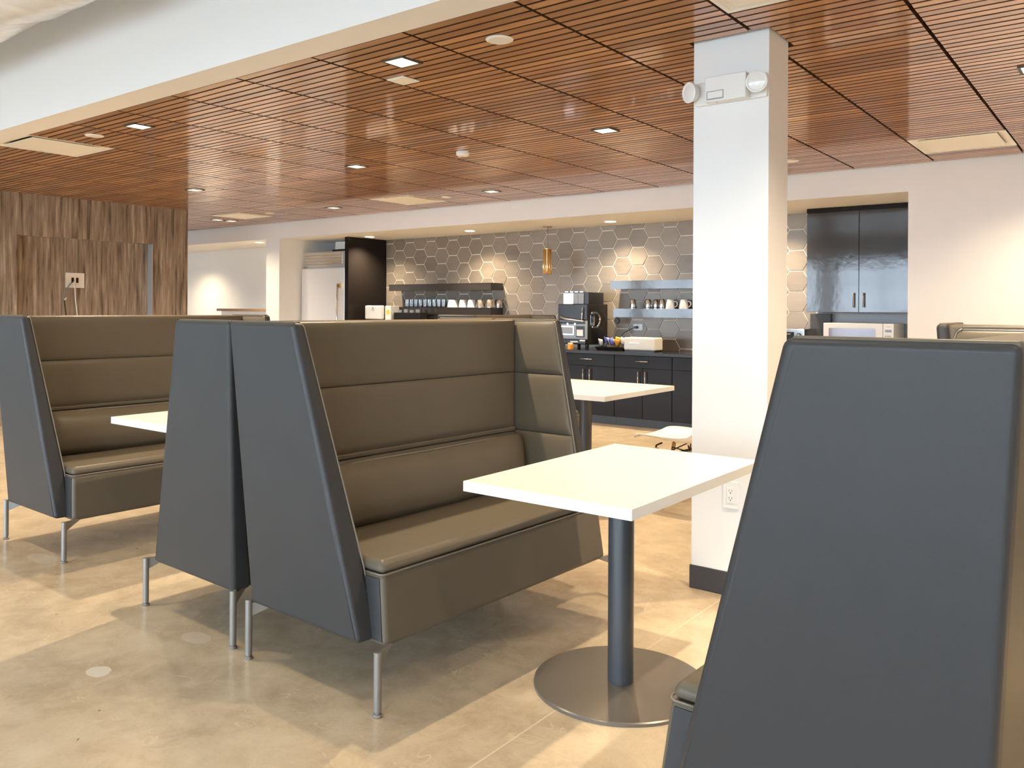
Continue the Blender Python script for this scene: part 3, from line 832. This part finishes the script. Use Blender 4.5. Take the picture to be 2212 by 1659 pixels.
# base cabinets
def base_cabinet():
    t = empty('base_cabinet'); w = 0.685
    MB().box(0.001, w - 0.001, 0.02, 0.585, 0.09, CT - 0.036).build('body', 'cabinet_black', t)
    MB().box(0.001, w - 0.001, 0.05, 0.585, 0.0, 0.09).build('toe_kick', 'black_base', t)
    dr = MB().box(0.003, w - 0.003, 0.0, 0.02, 0.632, CT - 0.04).build('drawer', 'cabinet_black', t, bevel=0.002, seg=1)
    def bar(a, b, par):
        a, b = Vector(a), Vector(b); d = (b - a).normalized()
        h = MB().tube([a, b], 0.0055, 8)
        for p in (a + d * 0.015, b - d * 0.015): h.tube([p, p + Vector((0, 0.028, 0))], 0.004, 6)
        h.build('handle', 'steel', par, smooth=True)
    bar((w / 2 - 0.075, -0.028, 0.705), (w / 2 + 0.075, -0.028, 0.705), dr)
    for (a, b, hx) in ((0.003, w / 2 - 0.0015, w / 2 - 0.042), (w / 2 + 0.0015, w - 0.003, w / 2 + 0.042)):
        dd = MB().box(a, b, 0.0, 0.02, 0.095, 0.628).build('door', 'cabinet_black', t, bevel=0.002, seg=1)
        bar((hx, -0.028, 0.45), (hx, -0.028, 0.595), dd)
    return t
bc = base_cabinet()
where = ['beside the dark refrigerator panel', 'second from the refrigerator panel', 'third from the refrigerator panel', 'below the shelf of mugs', 'below the brass pendant',
         'below the coffee machine', 'below the white bread box', 'behind the white column', 'below the chrome toaster oven', 'below the microwave']
for i in range(10):
    t = bc if i == 0 else copy_tree(bc)
    t.location = (-8.693 + 0.685 * i, YC, 0)
    tag(t, 'glossy black base cabinet with drawer and two doors, %s' % where[i], 'cabinet', 'black base cabinets along the kitchen wall')
t = empty('cabinet_filler', (-1.843, YC, 0))
MB().box(0.001, 0.28, 0.0, 0.585, 0.09, CT - 0.036).build('front_panel', 'cabinet_black', t)
MB().box(0.001, 0.28, 0.05, 0.585, 0.0, 0.09).build('toe_kick', 'black_base', t)
tag(t, 'narrow black filler cabinet at the right end wall of the kitchen', 'cabinet')
w = MB().box(-8.695, AX1 - 0.002, YC - 0.035, YK - 0.009, CT - 0.035, CT).build('worktop', 'counter_black', bevel=0.003, seg=2)
tag(w, 'long black stone worktop along the kitchen wall', 'worktop')

# refrigerator
fr = empty('refrigerator', (-9.27, 7.80, 0)); hwf = 0.462
MB().box(-hwf, hwf, 0.03, 0.62, 0.03, 2.045).build('body', 'steel_door', fr)
MB().box(-hwf, hwf, 0.04, 0.60, 0.0, 0.03).build('plinth', 'black_base', fr)
gr = MB().box(-hwf, hwf, 0.0, 0.03, 1.825, 2.045).build('grille', 'steel', fr, bevel=0.002, seg=1)
for k in range(4):
    z = 1.868 + 0.042 * k
    MB().loops([[(-hwf + 0.02, 0.0, z), (-hwf + 0.02, -0.012, z + 0.006), (-hwf + 0.02, -0.004, z + 0.032), (-hwf + 0.02, 0.0, z + 0.034)],
                [(hwf - 0.10, 0.0, z), (hwf - 0.10, -0.012, z + 0.006), (hwf - 0.10, -0.004, z + 0.032), (hwf - 0.10, 0.0, z + 0.034)]]).build('louvre', 'steel', gr)
MB().box(-hwf + 0.02, -hwf + 0.095, -0.003, 0.0, 1.833, 1.846).build('badge', 'print_grey', gr)
dr = MB().box(-hwf, hwf, -0.045, 0.028, 0.12, 1.812).build('door', 'steel_door', fr, bevel=0.008, seg=2)
MB().tube([(hwf - 0.085, -0.105, 0.55), (hwf - 0.085, -0.105, 1.585)], 0.014, 12).build('handle', 'steel', dr, smooth=True)
for z in (0.60, 1.56):
    MB().loops([[(hwf - 0.105, -0.045, z - 0.035), (hwf - 0.065, -0.045, z - 0.035), (hwf - 0.065, -0.045, z + 0.035), (hwf - 0.105, -0.045, z + 0.035)],
                [(hwf - 0.10, -0.105, z - 0.02), (hwf - 0.07, -0.105, z - 0.02), (hwf - 0.07, -0.105, z + 0.02), (hwf - 0.10, -0.105, z + 0.02)]]).build('handle_mount', 'brass', dr)
tag(fr, 'tall stainless steel refrigerator with louvred top grille', 'refrigerator')
p = MB().box(-8.775, -8.700, 7.725, YK - 0.009, 0.0, HL - 0.002).build('dark_gable', 'cabinet_black', bevel=0.002, seg=1)
tag(p, 'tall glossy dark side panel between refrigerator and tiled wall', 'panel')
b = MB().box(-9.43, -9.14, 8.12, 8.35, 2.102, 2.215).build('storage_box', 'plastic_white', bevel=0.004, seg=1)
tag(b, 'white box on a black board on top of the refrigerator', 'box')
b2 = MB().box(-9.45, -9.05, 8.08, 8.40, 2.046, 2.101).build('black_board', 'black_plastic', bevel=0.002, seg=1)
tag(b2, 'black board lying on top of the refrigerator', 'board')

# floating shelves
def shelf(x0, x1, z0, z1, label):
    t = empty('floating_shelf', ((x0 + x1) / 2, YK - 0.008, z0)); a = (x1 - x0) / 2; h = z1 - z0
    MB().box(-a, a, -0.25, 0, 0.006, h - 0.006).build('core', 'cabinet_upper', t)
    MB().box(-a, a, -0.252, 0, h - 0.006, h).build('top_skin', 'cabinet_upper', t)
    MB().box(-a, a, -0.252, 0, 0.0, 0.006).build('underside', 'cabinet_upper', t)
    return tag(t, label, 'shelf', 'glossy dark floating shelves')
shelf(-8.39, -6.576, 1.490, 1.580, 'upper glossy dark floating shelf, left one on the tiled wall')
shelf(-8.39, -6.576, 1.176, 1.268, 'lower dark floating shelf holding the rows of drinking glasses')
shelf(-4.836, -3.02, 1.482, 1.574, 'upper glossy floating shelf right of the coffee machine')
shelf(-4.80, -3.02, 1.166, 1.262, 'lower glossy floating shelf holding steel tumblers and white mugs')

# upper cabinet
uc = empty('wall_cabinet', (-2.61, 8.10, 1.238)); uw = 1.048; uh = HL - 1.238
MB().box(0.0, uw, 0.02, 0.338, 0, uh - 0.002).build('body', 'cabinet_upper', uc)
MB().box(0.0, uw, 0.0, 0.02, uh - 0.045, uh - 0.002).build('top_filler', 'cabinet_black', uc)
for (a, b, hx) in ((0.002, 0.4785, 0.438), (0.4815, uw - 0.002, 0.527)):
    dd = MB().box(a, b, 0.0, 0.02, 0.0, uh - 0.048).build('door', 'cabinet_upper', uc, bevel=0.002, seg=1)
    h = MB().tube([(hx, -0.028, 0.045), (hx, -0.028, 0.182)], 0.006, 8)
    for z in (0.06, 0.167): h.tube([(hx, -0.028, z), (hx, 0.0, z)], 0.004, 6)
    h.build('handle', 'steel_leg', dd, smooth=True)
tag(uc, 'mirror-gloss black upper cabinet with two doors at the kitchen right end', 'cabinet')

# microwave
mw = empty('microwave_oven', (-2.097, 7.95, CT)); a = 0.306
MB().box(-a, a, 0.02, 0.40, 0.012, 0.338).build('case', 'plastic_white', mw, bevel=0.006, seg=2)
for sx in (-1, 1):
    for yy in (0.06, 0.36): MB().lathe([(0.015, 0.0), (0.015, 0.012)], (sx * 0.25, yy, 0), n=10).build('foot', 'black_plastic', mw)
dr = MB().box(-a, a - 0.092, -0.004, 0.02, 0.014, 0.338).build('door', 'plastic_white', mw, bevel=0.004, seg=2)
MB().loops([[(-a + 0.045, -0.006, 0.06), (a - 0.145, -0.006, 0.06), (a - 0.155, -0.006, 0.292), (-a + 0.050, -0.006, 0.292)], [(-a + 0.045, -0.003, 0.06), (a - 0.145, -0.003, 0.06), (a - 0.155, -0.003, 0.292), (-a + 0.050, -0.003, 0.292)]]).build('door_window', 'microwave_window', dr)
cp = MB().box(a - 0.090, a, -0.004, 0.02, 0.014, 0.338).build('control_panel', 'plastic_white', mw, bevel=0.003, seg=1)
MB().box(a - 0.072, a - 0.018, -0.006, -0.004, 0.262, 0.284).build('display', 'display_blue', cp)
MB().box(a - 0.062, a - 0.030, -0.005, -0.004, 0.310, 0.314).build('maker_mark', 'print_grey', cp)
for r_ in range(5):
    for c in range(3): MB().box(a - 0.073 + 0.019 * c, a - 0.059 + 0.019 * c, -0.0055, -0.004, 0.22 - 0.03 * r_, 0.232 - 0.03 * r_).build('button', 'print_grey', cp)
tag(mw, 'white microwave oven under the black upper cabinet', 'microwave')
bb = MB().box(-2.655, -2.455, 8.355, 8.39, CT, 1.222).build('serving_board', 'black_base', bevel=0.004, seg=1)
tag(bb, 'upright black board against the wall left of the microwave', 'board')
# toaster oven
to = empty('toaster_oven', (-2.805, 8.03, CT))
MB().box(-0.21, 0.20, 0.0, 0.30, 0.012, 0.275).build('case', 'chrome', to, bevel=0.008, seg=2)
MB().box(-0.19, 0.10, -0.006, 0.0, 0.05, 0.245).build('door', 'black_plastic', to, bevel=0.002, seg=1)
MB().tube([(-0.17, -0.03, 0.225), (0.08, -0.03, 0.225)], 0.007, 8).build('handle', 'chrome', to, smooth=True)
for z in (0.215, 0.14, 0.07):
    kn = MB().lathe([(0.022, 0.0), (0.020, -0.018), (0.008, -0.020)], (0.15, 0.0, z), n=18, axis='Y').build('knob', 'black_plastic', to); auto_smooth(kn)
    auto_smooth(MB().lathe([(0.012, -0.019), (0.012, -0.024)], (0.15, 0.0, z), n=14, axis='Y').build('knob_cap', 'chrome', kn))
for sx in (-0.18, 0.17):
    MB().box(sx - 0.01, sx + 0.01, 0.03, 0.27, 0, 0.012).build('foot', 'black_plastic', to)
tag(to, 'chrome toaster oven with round knobs beside the column', 'toaster oven')

# coffee machine
cm = empty('coffee_machine', (-5.197, 7.97, CT)); a = 0.20
body = MB().box(-a, a, 0.0, 0.43, 0.055, 0.512).build('body', 'black_plastic', cm, bevel=0.006, seg=2)
for sx in (-1, 1):
    for yy in (0.05, 0.38): MB().lathe([(0.018, 0.0), (0.022, 0.056)], (sx * 0.16, yy, 0), n=12).build('foot', 'black_plastic', cm)
hp = MB().box(-a + 0.065, a - 0.003, 0.02, 0.345, 0.512, 0.645).build('hopper_housing', 'black_plastic', cm, bevel=0.004, seg=1)
for k in range(4):
    MB().box(-a + 0.068 + 0.0665 * k, -a + 0.068 + 0.0665 * (k + 1) - 0.004, 0.005, 0.02, 0.514, 0.635).build('hopper_window', 'chrome' if k < 2 else 'grey_plastic', hp)
    MB().box(-a + 0.072 + 0.0665 * k, -a + 0.112 + 0.0665 * k, 0.03, 0.12, 0.645, 0.655).build('hopper_lid', 'chrome', hp)
MB().box(-a + 0.004, a - 0.004, -0.012, 0.0, 0.335, 0.508).build('front_hood', 'black_plastic', cm, bevel=0.004, seg=2)
sw = curve_smooth([(-0.17, -0.018, 0.372), (-0.09, -0.024, 0.345), (0.02, -0.024, 0.335), (0.16, -0.018, 0.318)], 6)
MB().tube(sw, [0.006] + [0.013] * (len(sw) - 2) + [0.006], 8).build('chrome_lip', 'chrome', cm, smooth=True)
fp = MB().box(-a + 0.01, a - 0.002, -0.010, 0.0, 0.115, 0.322).build('front_panel', 'grey_plastic', cm, bevel=0.003, seg=1)
MB().box(-a + 0.03, 0.02, -0.014, -0.010, 0.16, 0.262).build('drip_window', 'chrome', fp)
MB().box(-a + 0.042, 0.008, -0.016, -0.014, 0.172, 0.248).build('grid_plate', 'grey_plastic', fp)
MB().box(0.05, 0.165, -0.013, -0.010, 0.135, 0.262).build('tray_recess', 'black_plastic', fp)
MB().box(0.06, 0.145, -0.015, -0.013, 0.15, 0.222).build('paper_tag', 'plastic_white', fp)
MB().box(-a + 0.03, a - 0.03, -0.014, -0.010, 0.285, 0.312).build('spout_bar', 'black_plastic', fp)
for x in (-0.06, 0.04): auto_smooth(MB().lathe([(0.012, -0.02), (0.012, -0.01)], (x, 0, 0.285), n=14, axis='Y').build('spout_cap', 'chrome', fp))
MB().tube([(0.145, -0.03, 0.475), (0.138, -0.032, 0.33)], 0.007, 8).build('steam_wand', 'chrome', cm, smooth=True)
dt = MB().box(-a + 0.005, a - 0.002, -0.05, 0.0, 0.062, 0.112).build('drip_tray', 'black_plastic', cm, bevel=0.003, seg=1)
for k in range(6): MB().box(0.0 + 0.017 * k, 0.013 + 0.017 * k, -0.0515, -0.05, 0.078, 0.094).build('letter_mark', 'plastic_white', dt)
MB().box(a - 0.075, a - 0.004, -0.0515, -0.05, 0.094, 0.110).build('sticker', 'plastic_white', dt)
hd = MB()
hp_pts = curve_smooth([(a + 0.004, 0.06, 0.41), (a + 0.03, 0.15, 0.405), (a + 0.035, 0.20, 0.34), (a + 0.03, 0.15, 0.255), (a + 0.004, 0.07, 0.25)], 6)
hd.tube(hp_pts, 0.013, 10)
hd.build('side_handle', 'chrome', cm, smooth=True)
MB().box(a, a + 0.006, 0.05, 0.14, 0.27, 0.39).build('side_plate', 'chrome', cm, bevel=0.002, seg=1)
tag(cm, 'black coffee machine with chrome fittings on the kitchen worktop', 'coffee machine')
sy = empty('syrup_bottle', (-4.86, 8.40, CT))
# dispenser / items at the left end of the worktop
bpy.data.objects.remove(sy)
br = empty('coffee_brewer', (-8.52, 8.10, CT))
MB().box(-0.165, 0.135, -0.08, 0.26, 0.0, 0.47).build('body', 'black_plastic', br, bevel=0.004, seg=1)
MB().box(-0.160, 0.130, -0.084, -0.08, 0.455, 0.468).build('trim_strip', 'steel', br)
MB().box(-0.13, -0.08, -0.084, -0.08, 0.10, 0.44).build('sight_glass', 'grey_plastic', br)
MB().box(-0.06, 0.10, -0.10, -0.08, 0.05, 0.14).build('spout_tray', 'steel', br)
tag(br, 'black coffee brewer beside the dark refrigerator panel', 'coffee brewer')
bx = empty('white_dispenser', (-8.43, 7.93, CT))
MB().box(-0.165, 0.165, 0.0, 0.065, 0.30, 0.488).build('front_cover', 'plastic_white', bx, bevel=0.018, seg=3)
MB().box(-0.15, 0.15, 0.005, 0.06, 0.0, 0.302).build('stand', 'black_plastic', bx, bevel=0.004, seg=1)
auto_smooth(MB().lathe([(0.015, -0.002), (0.015, 0.0)], (0.0, 0.0, 0.455), n=16, axis='Y').build('round_mark', 'print_grey', bx))
MB().box(-0.032, 0.032, -0.0015, 0.0, 0.425, 0.431).build('word_mark', 'print_grey', bx)
tag(bx, 'white box dispenser with a small grey round mark, left end of worktop', 'dispenser')
cb = empty('filter_carton', (-8.19, 7.98, CT))
MB().box(-0.055, 0.055, 0.0, 0.16, 0.0, 0.485).build('carton', 'packet_white', cb, bevel=0.002, seg=1)
auto_smooth(MB().lathe([(0.034, -0.0015), (0.034, 0.0)], (0.0, 0.0, 0.40), n=24, axis='Y').build('dot_label', 'paper_yellow', cb))
tag(cb, 'narrow white carton with a yellow dot, beside the white dispenser', 'carton')
rk = empty('utensil_rack', (-7.86, 8.0, CT))
MB().box(-0.24, 0.24, 0.0, 0.14, 0.0, 0.395).build('rack', 'black_plastic', rk, bevel=0.003, seg=1)
for k in range(4): MB().box(-0.19 + 0.11 * k, -0.12 + 0.11 * k, 0.03, 0.06, 0.395, 0.43 + 0.01 * (k % 2)).build('slot_divider', 'steel', rk)
tag(rk, 'low black rack with metal dividers below the shelf of glasses', 'rack')
# bread box
bd = empty('bread_box', (-4.345, 7.96, CT))
MB().box(-0.19, 0.19, 0.0, 0.19, 0.012, 0.152).build('case', 'plastic_cream', bd, bevel=0.018, seg=3)
MB().box(-0.18, 0.18, 0.01, 0.18, 0.0, 0.012).build('foot_plinth', 'black_plastic', bd)
MB().box(-0.115, 0.005, -0.006, 0.0, 0.088, 0.095).build('handle', 'steel', bd)
MB().box(-0.09, -0.02, -0.0015, 0.0, 0.062, 0.070).build('maker_mark', 'plastic_white', bd)
tag(bd, 'cream bread box with slim handle on the worktop', 'bread box')
# snack basket
sb = empty('snack_basket', (-4.735, 8.10, CT))
MB().loops([[(-0.16, -0.10, 0), (0.16, -0.10, 0), (0.16, 0.10, 0), (-0.16, 0.10, 0)], [(-0.18, -0.115, 0.035), (0.18, -0.115, 0.035), (0.18, 0.115, 0.035), (-0.18, 0.115, 0.035)]]).build('basket', 'black_plastic', sb)
for k in range(3): MB().tube([(-0.17 + 0.17 * k, 0.11, 0.03), (-0.15 + 0.15 * k, 0.12, 0.11), (-0.12 + 0.12 * k, 0.11, 0.14)], 0.004, 6).build('wire_handle', 'black_plastic', sb, smooth=True)
tag(sb, 'shallow black snack basket beside the cream bread box', 'basket')
pk = [(-4.79, 8.02, 'packet_white', 'white', 'at the left end'), (-4.735, 8.05, 'packet_white', 'silver-white', 'next to the left end'), (-4.72, 8.00, 'packet_blue', 'blue', 'at the front'),
      (-4.67, 8.09, 'packet_yellow', 'yellow', 'standing at the back'), (-4.655, 8.02, 'packet_blue', 'dark blue', 'in the middle front'), (-4.62, 8.10, 'packet_yellow', 'pale yellow', 'behind the orange ones'),
      (-4.605, 8.03, 'packet_orange', 'orange', 'in the middle'), (-4.565, 8.06, 'packet_orange', 'bright orange', 'nearest the bread box'), (-4.545, 8.12, 'packet_white', 'white', 'at the right back')]
for i, (x, yy, mt, cn, wl) in enumerate(pk):
    rr = random.Random(i)
    pts = []
    for k in range(6):
        v = -1 + 2 * k / 5; th = 0.002 + 0.014 * (1 - v * v)
        pts.append([(-0.030, 0, v * 0.042), (0.0, -th, v * 0.042), (0.030, 0, v * 0.042), (0.0, th, v * 0.042)])
    o = MB().loops(pts).build('snack_packet', mt, smooth=True)
    o.location = (-4.735 + 0.14 * (-1 + i / 4.0), 8.05 if i % 2 == 0 else 8.13, CT + 0.082 + 0.012 * (i % 3)); o.rotation_euler = (rr.uniform(0.2, 0.5), rr.uniform(-0.35, 0.35), rr.uniform(-0.3, 0.3))
    tag(o, '%s snack packet %s of the black basket' % (cn, wl), 'packet', 'snack packets in the basket')
jar = empty('sweet_jar', (-5.16, 7.865, CT))
auto_smooth(MB().lathe([(0.030, 0.0), (0.033, 0.01), (0.033, 0.06), (0.028, 0.066)], n=18).build('jar', 'packet_orange', jar))
auto_smooth(MB().lathe([(0.029, 0.066), (0.029, 0.074)], n=18).build('lid', 'plastic_white', jar))
tag(jar, 'small orange jar in front of the coffee machine', 'jar')
# kitchen outlet with cord
ol = empty('wall_socket', (-4.618, YK - 0.009, 1.052))
MB().box(-0.062, 0.062, -0.006, 0, -0.036, 0.036).build('plate', 'plastic_white', ol, bevel=0.002, seg=1)
for x in (-0.028, 0.028): MB().box(x - 0.018, x + 0.018, -0.008, -0.006, -0.025, 0.025).build('receptacle', 'ceramic_white', ol)
tag(ol, 'white double wall socket on the dark tiles with a black plug', 'socket')
cd = empty('power_cord', (-4.60, 8.44, 1.05))
MB().box(-0.05, -0.015, -0.045, -0.012, -0.014, 0.014).build('plug', 'black_plastic', cd, bevel=0.004, seg=1)
MB().tube(curve_smooth([(-0.045, -0.03, 0.0), (-0.10, -0.06, -0.03), (-0.17, -0.09, -0.08), (-0.185, -0.11, -0.16), (-0.19, -0.14, -0.235)], 6), 0.004, 8).build('cord', 'black_plastic', cd, smooth=True)
tag(cd, 'black power cord running from the kitchen socket behind the snacks', 'cord')
# little black machine tap at the right of the coffee machine
kn = empty('shelf_hook', (-4.815, 8.30, 1.125))
auto_smooth(MB().lathe([(0.030, -0.012), (0.036, 0.0), (0.030, 0.012)], n=20, axis='Y').build('ring', 'black_plastic', kn))
MB().tube([(0, 0, 0.0), (-0.02, 0.0, 0.02), (0.0, 0.0, 0.042)], 0.007, 8).build('hook', 'black_plastic', kn, smooth=True)
tag(kn, 'small black knob hanging below the shelf beside the coffee machine', 'hook')

# glasses and mugs on the shelves
gm = MB()
prof = [(0.033, 0.0), (0.036, 0.004), (0.039, 0.105), (0.0365, 0.105), (0.034, 0.012), (0.0, 0.010)]
gmesh = MB().lathe(prof, n=20, cap=True).build('drinking_glass', 'tumbler_glass'); auto_smooth(gmesh)
firstg = True
for r_, yy in enumerate((8.255, 8.345)):
    for c in range(9):
        o = gmesh if firstg else gmesh.copy()
        if not firstg: COL.objects.link(o)
        firstg = False
        o.location = (-8.10 + 0.084 * c + 0.012 * r_, yy, 1.268)
        tag(o, 'clear drinking glass in the rows on the lower left shelf', 'glass', 'drinking glasses on the shelf')
def tumbler(name, x, y, z, rb, rt, h, mat, label, cat, group, handle=False):
    t = empty(name, (x, y, z))
    auto_smooth(MB().lathe([(rb - 0.002, 0), (rb, 0.004), (rt, h - 0.006), (rt - 0.005, h)], n=22).build('cup', mat, t))
    auto_smooth(MB().lathe([(rb + 0.0012, 0.0), (rb + 0.0012, 0.004)], n=22).build('rim', mat, t))
    if handle:
        MB().tube(curve_smooth([(rt + 0.001, 0, h * 0.82), (rb + 0.024, -0.0, h * 0.72), (rb + 0.024, 0, h * 0.35), (rb - 0.002, 0, h * 0.2)], 5), 0.0055, 8).build('handle', mat, t, smooth=True)
    return tag(t, label, cat, group)
G1 = 'upside-down cups on the left shelf'
for (x, rb, mat, lab) in ((-7.265, 0.085, 'ceramic_marble', 'wide marbled white cup upside down, next to the glasses'), (-7.095, 0.062, 'ceramic_marble', 'narrow marbled grey-white cup upside down, second after the glasses'),
                          (-6.952, 0.062, 'ceramic_white', 'plain white cup upside down, third after the glasses'), (-6.795, 0.066, 'steel', 'shiny steel cup upside down, fourth after the glasses'),
                          (-6.645, 0.066, 'steel', 'shiny steel cup upside down, second from the shelf end')):
    tumbler('cup', x, 8.27, 1.268, rb, rb * 0.78, 0.098, mat, lab, 'cup', G1)
tumbler('cup', -6.600, 8.385, 1.268, 0.055, 0.044, 0.098, 'steel', 'shiny steel cup at the back of the shelf end', 'cup', G1)
G2 = 'cups on the right shelf'
for (x, yy, lab) in ((-4.595, 8.28, 'steel tumbler standing alone at the left end of right shelf'), (-4.415, 8.30, 'front one of two close steel tumblers on the right shelf'), (-4.35, 8.36, 'rear one of two close steel tumblers on the right shelf'),
                     (-4.235, 8.28, 'steel tumbler nearest the white mugs'), (-4.185, 8.37, 'steel tumbler tucked behind, beside the first white mug')):
    tumbler('tumbler', x, yy, 1.262, 0.041, 0.030, 0.105, 'steel', lab, 'tumbler', G2)
for (x, yy, lab) in ((-4.125, 8.26, 'white mug upside down, first beside the steel tumblers'), (-4.03, 8.38, 'white mug behind the first and second white mugs'), (-3.965, 8.26, 'second white mug upside down, nearest the column'), (-3.86, 8.38, 'white mug farthest right, partly behind the column')):
    tumbler('mug', x, yy, 1.262, 0.053, 0.040, 0.102, 'ceramic_white', lab, 'mug', G2, handle=True)

# brass pendant
pd = empty('pendant_lamp', (-5.645, 8.10, 1.66))
auto_smooth(MB().lathe([(0.052, HL - 1.66 - 0.012), (0.055, HL - 1.66)], n=24).build('canopy', 'steel_leg', pd))
MB().tube([(0, 0, 0.305), (0, 0, HL - 1.66 - 0.01)], 0.004, 8).build('cord', 'steel_leg', pd, smooth=True)
auto_smooth(MB().lathe([(0.024, 0.03), (0.024, 0.30)], n=16).build('core', 'brass', pd))
auto_smooth(MB().lathe([(0.050, 0.296), (0.050, 0.306)], n=24).build('cap', 'brass', pd))
for k in range(14):
    an = 2 * PI * k / 14; c_, s_ = math.cos(an), math.sin(an)
    MB().tube([(0.046 * c_, 0.046 * s_, 0.30), (0.046 * c_, 0.046 * s_, 0.125), (0.058 * c_, 0.058 * s_, 0.09), (0.047 * c_, 0.047 * s_, 0.065), (0.047 * c_, 0.047 * s_, 0.004 * (k % 3))], 0.0062, 6).build('rod', 'brass', pd, smooth=True)
tag(pd, 'slim brass rod pendant hanging before the hexagon tiles', 'pendant lamp')

# ledge in the recess on the left
ld = empty('counter_ledge', (-11.35, 8.08, 0))
MB().box(-0.75, 0.98, -0.16, 0.16, 1.19, 1.232).build('ledge_top', 'ledge_wood', ld, bevel=0.003, seg=1)
MB().box(-0.70, 0.93, -0.10, 0.10, 0.0, 1.19).build('half_wall', 'wall_paint', ld)
tag(ld, 'brown ledge top on a white half wall in the left recess', 'ledge')

# ================================================================== SMALL WALL THINGS
# emergency light on the column
em = empty('emergency_light', (-1.455, COLY0, 2.215))
MB().box(-0.163, 0.163, -0.018, 0.0, -0.052, 0.052).build('back_plate', 'plastic_white', em, bevel=0.006, seg=2)
MB().box(-0.098, 0.090, -0.066, -0.018, -0.052, 0.058).build('housing', 'plastic_white', em, bevel=0.005, seg=2)
nl = MB().box(-0.088, -0.010, -0.0675, -0.066, -0.044, -0.006).build('name_label', 'print_grey', em)
MB().box(-0.083, -0.014, -0.0685, -0.0675, -0.038, -0.010).build('label_paper', 'plastic_white', nl)
auto_smooth(MB().lathe([(0.004, 0.0), (0.004, -0.0535)], (-0.05, -0.045, 0.0), n=10).build('indicator', 'led_red', em))
for (x, aim) in ((-0.150, -0.45), (0.128, 0.12)):
    hd = MB().lathe([(0.018, -0.016), (0.036, -0.030), (0.044, -0.058), (0.046, -0.064), (0.040, -0.066), (0.030, -0.055)], n=28, axis='Y').build('lamp_head', 'plastic_white', em); auto_smooth(hd, 50)
    hd.location = (x, 0.0, 0.012); hd.rotation_euler = (0.10, 0, aim)
    auto_smooth(MB().lathe([(0.0395, -0.060), (0.030, -0.064), (0.012, -0.0655), (0.002, -0.066)], n=28, axis='Y').build('lamp_lens', 'lens_grey', hd), 60)
tag(em, 'white twin-head emergency light high on the white column', 'emergency light')
# outlet on the column
oc = empty('column_socket', (-1.447, COLY0, 0.443))
MB().box(-0.0365, 0.0365, -0.006, 0.0, -0.060, 0.060).build('plate', 'plastic_white', oc, bevel=0.003, seg=2)
rc = MB().box(-0.0175, 0.0175, -0.009, -0.006, -0.034, 0.034).build('receptacle', 'plastic_white', oc, bevel=0.001, seg=1)
for z in (0.016, -0.016):
    for x in (-0.0075, 0.0055): MB().box(x, x + 0.002, -0.0094, -0.009, z, z + 0.008).build('slot', 'slot_black', rc)
    auto_smooth(MB().lathe([(0.0026, -0.0094), (0.0026, -0.009)], (0, 0, z - 0.006), n=10, axis='Y').build('ground_hole', 'slot_black', rc))
tag(oc, 'white wall socket low on the column beside the table', 'socket')
# media box in the niche
mbx = empty('media_box', (WX - 0.10, 4.478, 1.545), 0)
f = MB()
for (y0, y1, z0, z1) in ((-0.102, 0.102, 0.062, 0.083), (-0.102, 0.102, -0.083, -0.062), (-0.102, -0.082, -0.062, 0.062), (0.082, 0.102, -0.062, 0.062)):
    f.box(0.0, 0.008, y0, y1, z0, z1)
f.build('frame', 'plastic_white', mbx)
MB().box(0.0, 0.002, -0.082, 0.082, -0.062, 0.062).build('recess_back', 'plastic_cream', mbx)
for y0 in (-0.038, 0.012): MB().box(0.002, 0.004, y0, y0 + 0.028, -0.028, 0.030).build('opening', 'slot_black', mbx)
tag(mbx, 'white recessed cable box with two black openings in the wood niche', 'wall box')
c1 = MB().tube(curve_smooth([(WX - 0.088, 4.458, 1.530), (WX - 0.07, 4.468, 1.44), (WX - 0.075, 4.475, 1.34), (WX - 0.08, 4.49, 1.22), (WX - 0.08, 4.51, 1.05)], 6), 0.006, 8).build('white_cable', 'cable_white', smooth=True)
tag(c1, 'white cable hanging from the box in the wood niche', 'cable')
c2 = empty('grey_cable', (WX - 0.085, 4.438, 1.52))
MB().tube(curve_smooth([(0.0, 0.0, 0.0), (0.012, -0.05, -0.06), (0.015, -0.09, -0.15), (0.012, -0.085, -0.20)], 6), 0.006, 8).build('upper_strand', 'cable_grey', c2, smooth=True)
MB().tube([(0.012, -0.085, -0.195), (0.012, -0.06, -0.17)], 0.009, 8).build('connector', 'cable_white', c2, smooth=True)
MB().tube(curve_smooth([(0.012, -0.085, -0.20), (0.012, -0.075, -0.28), (0.010, -0.055, -0.45)], 6), 0.005, 8).build('lower_strand', 'black_plastic', c2, smooth=True)
tag(c2, 'grey and black cable with white connector hanging in the wood niche', 'cable')
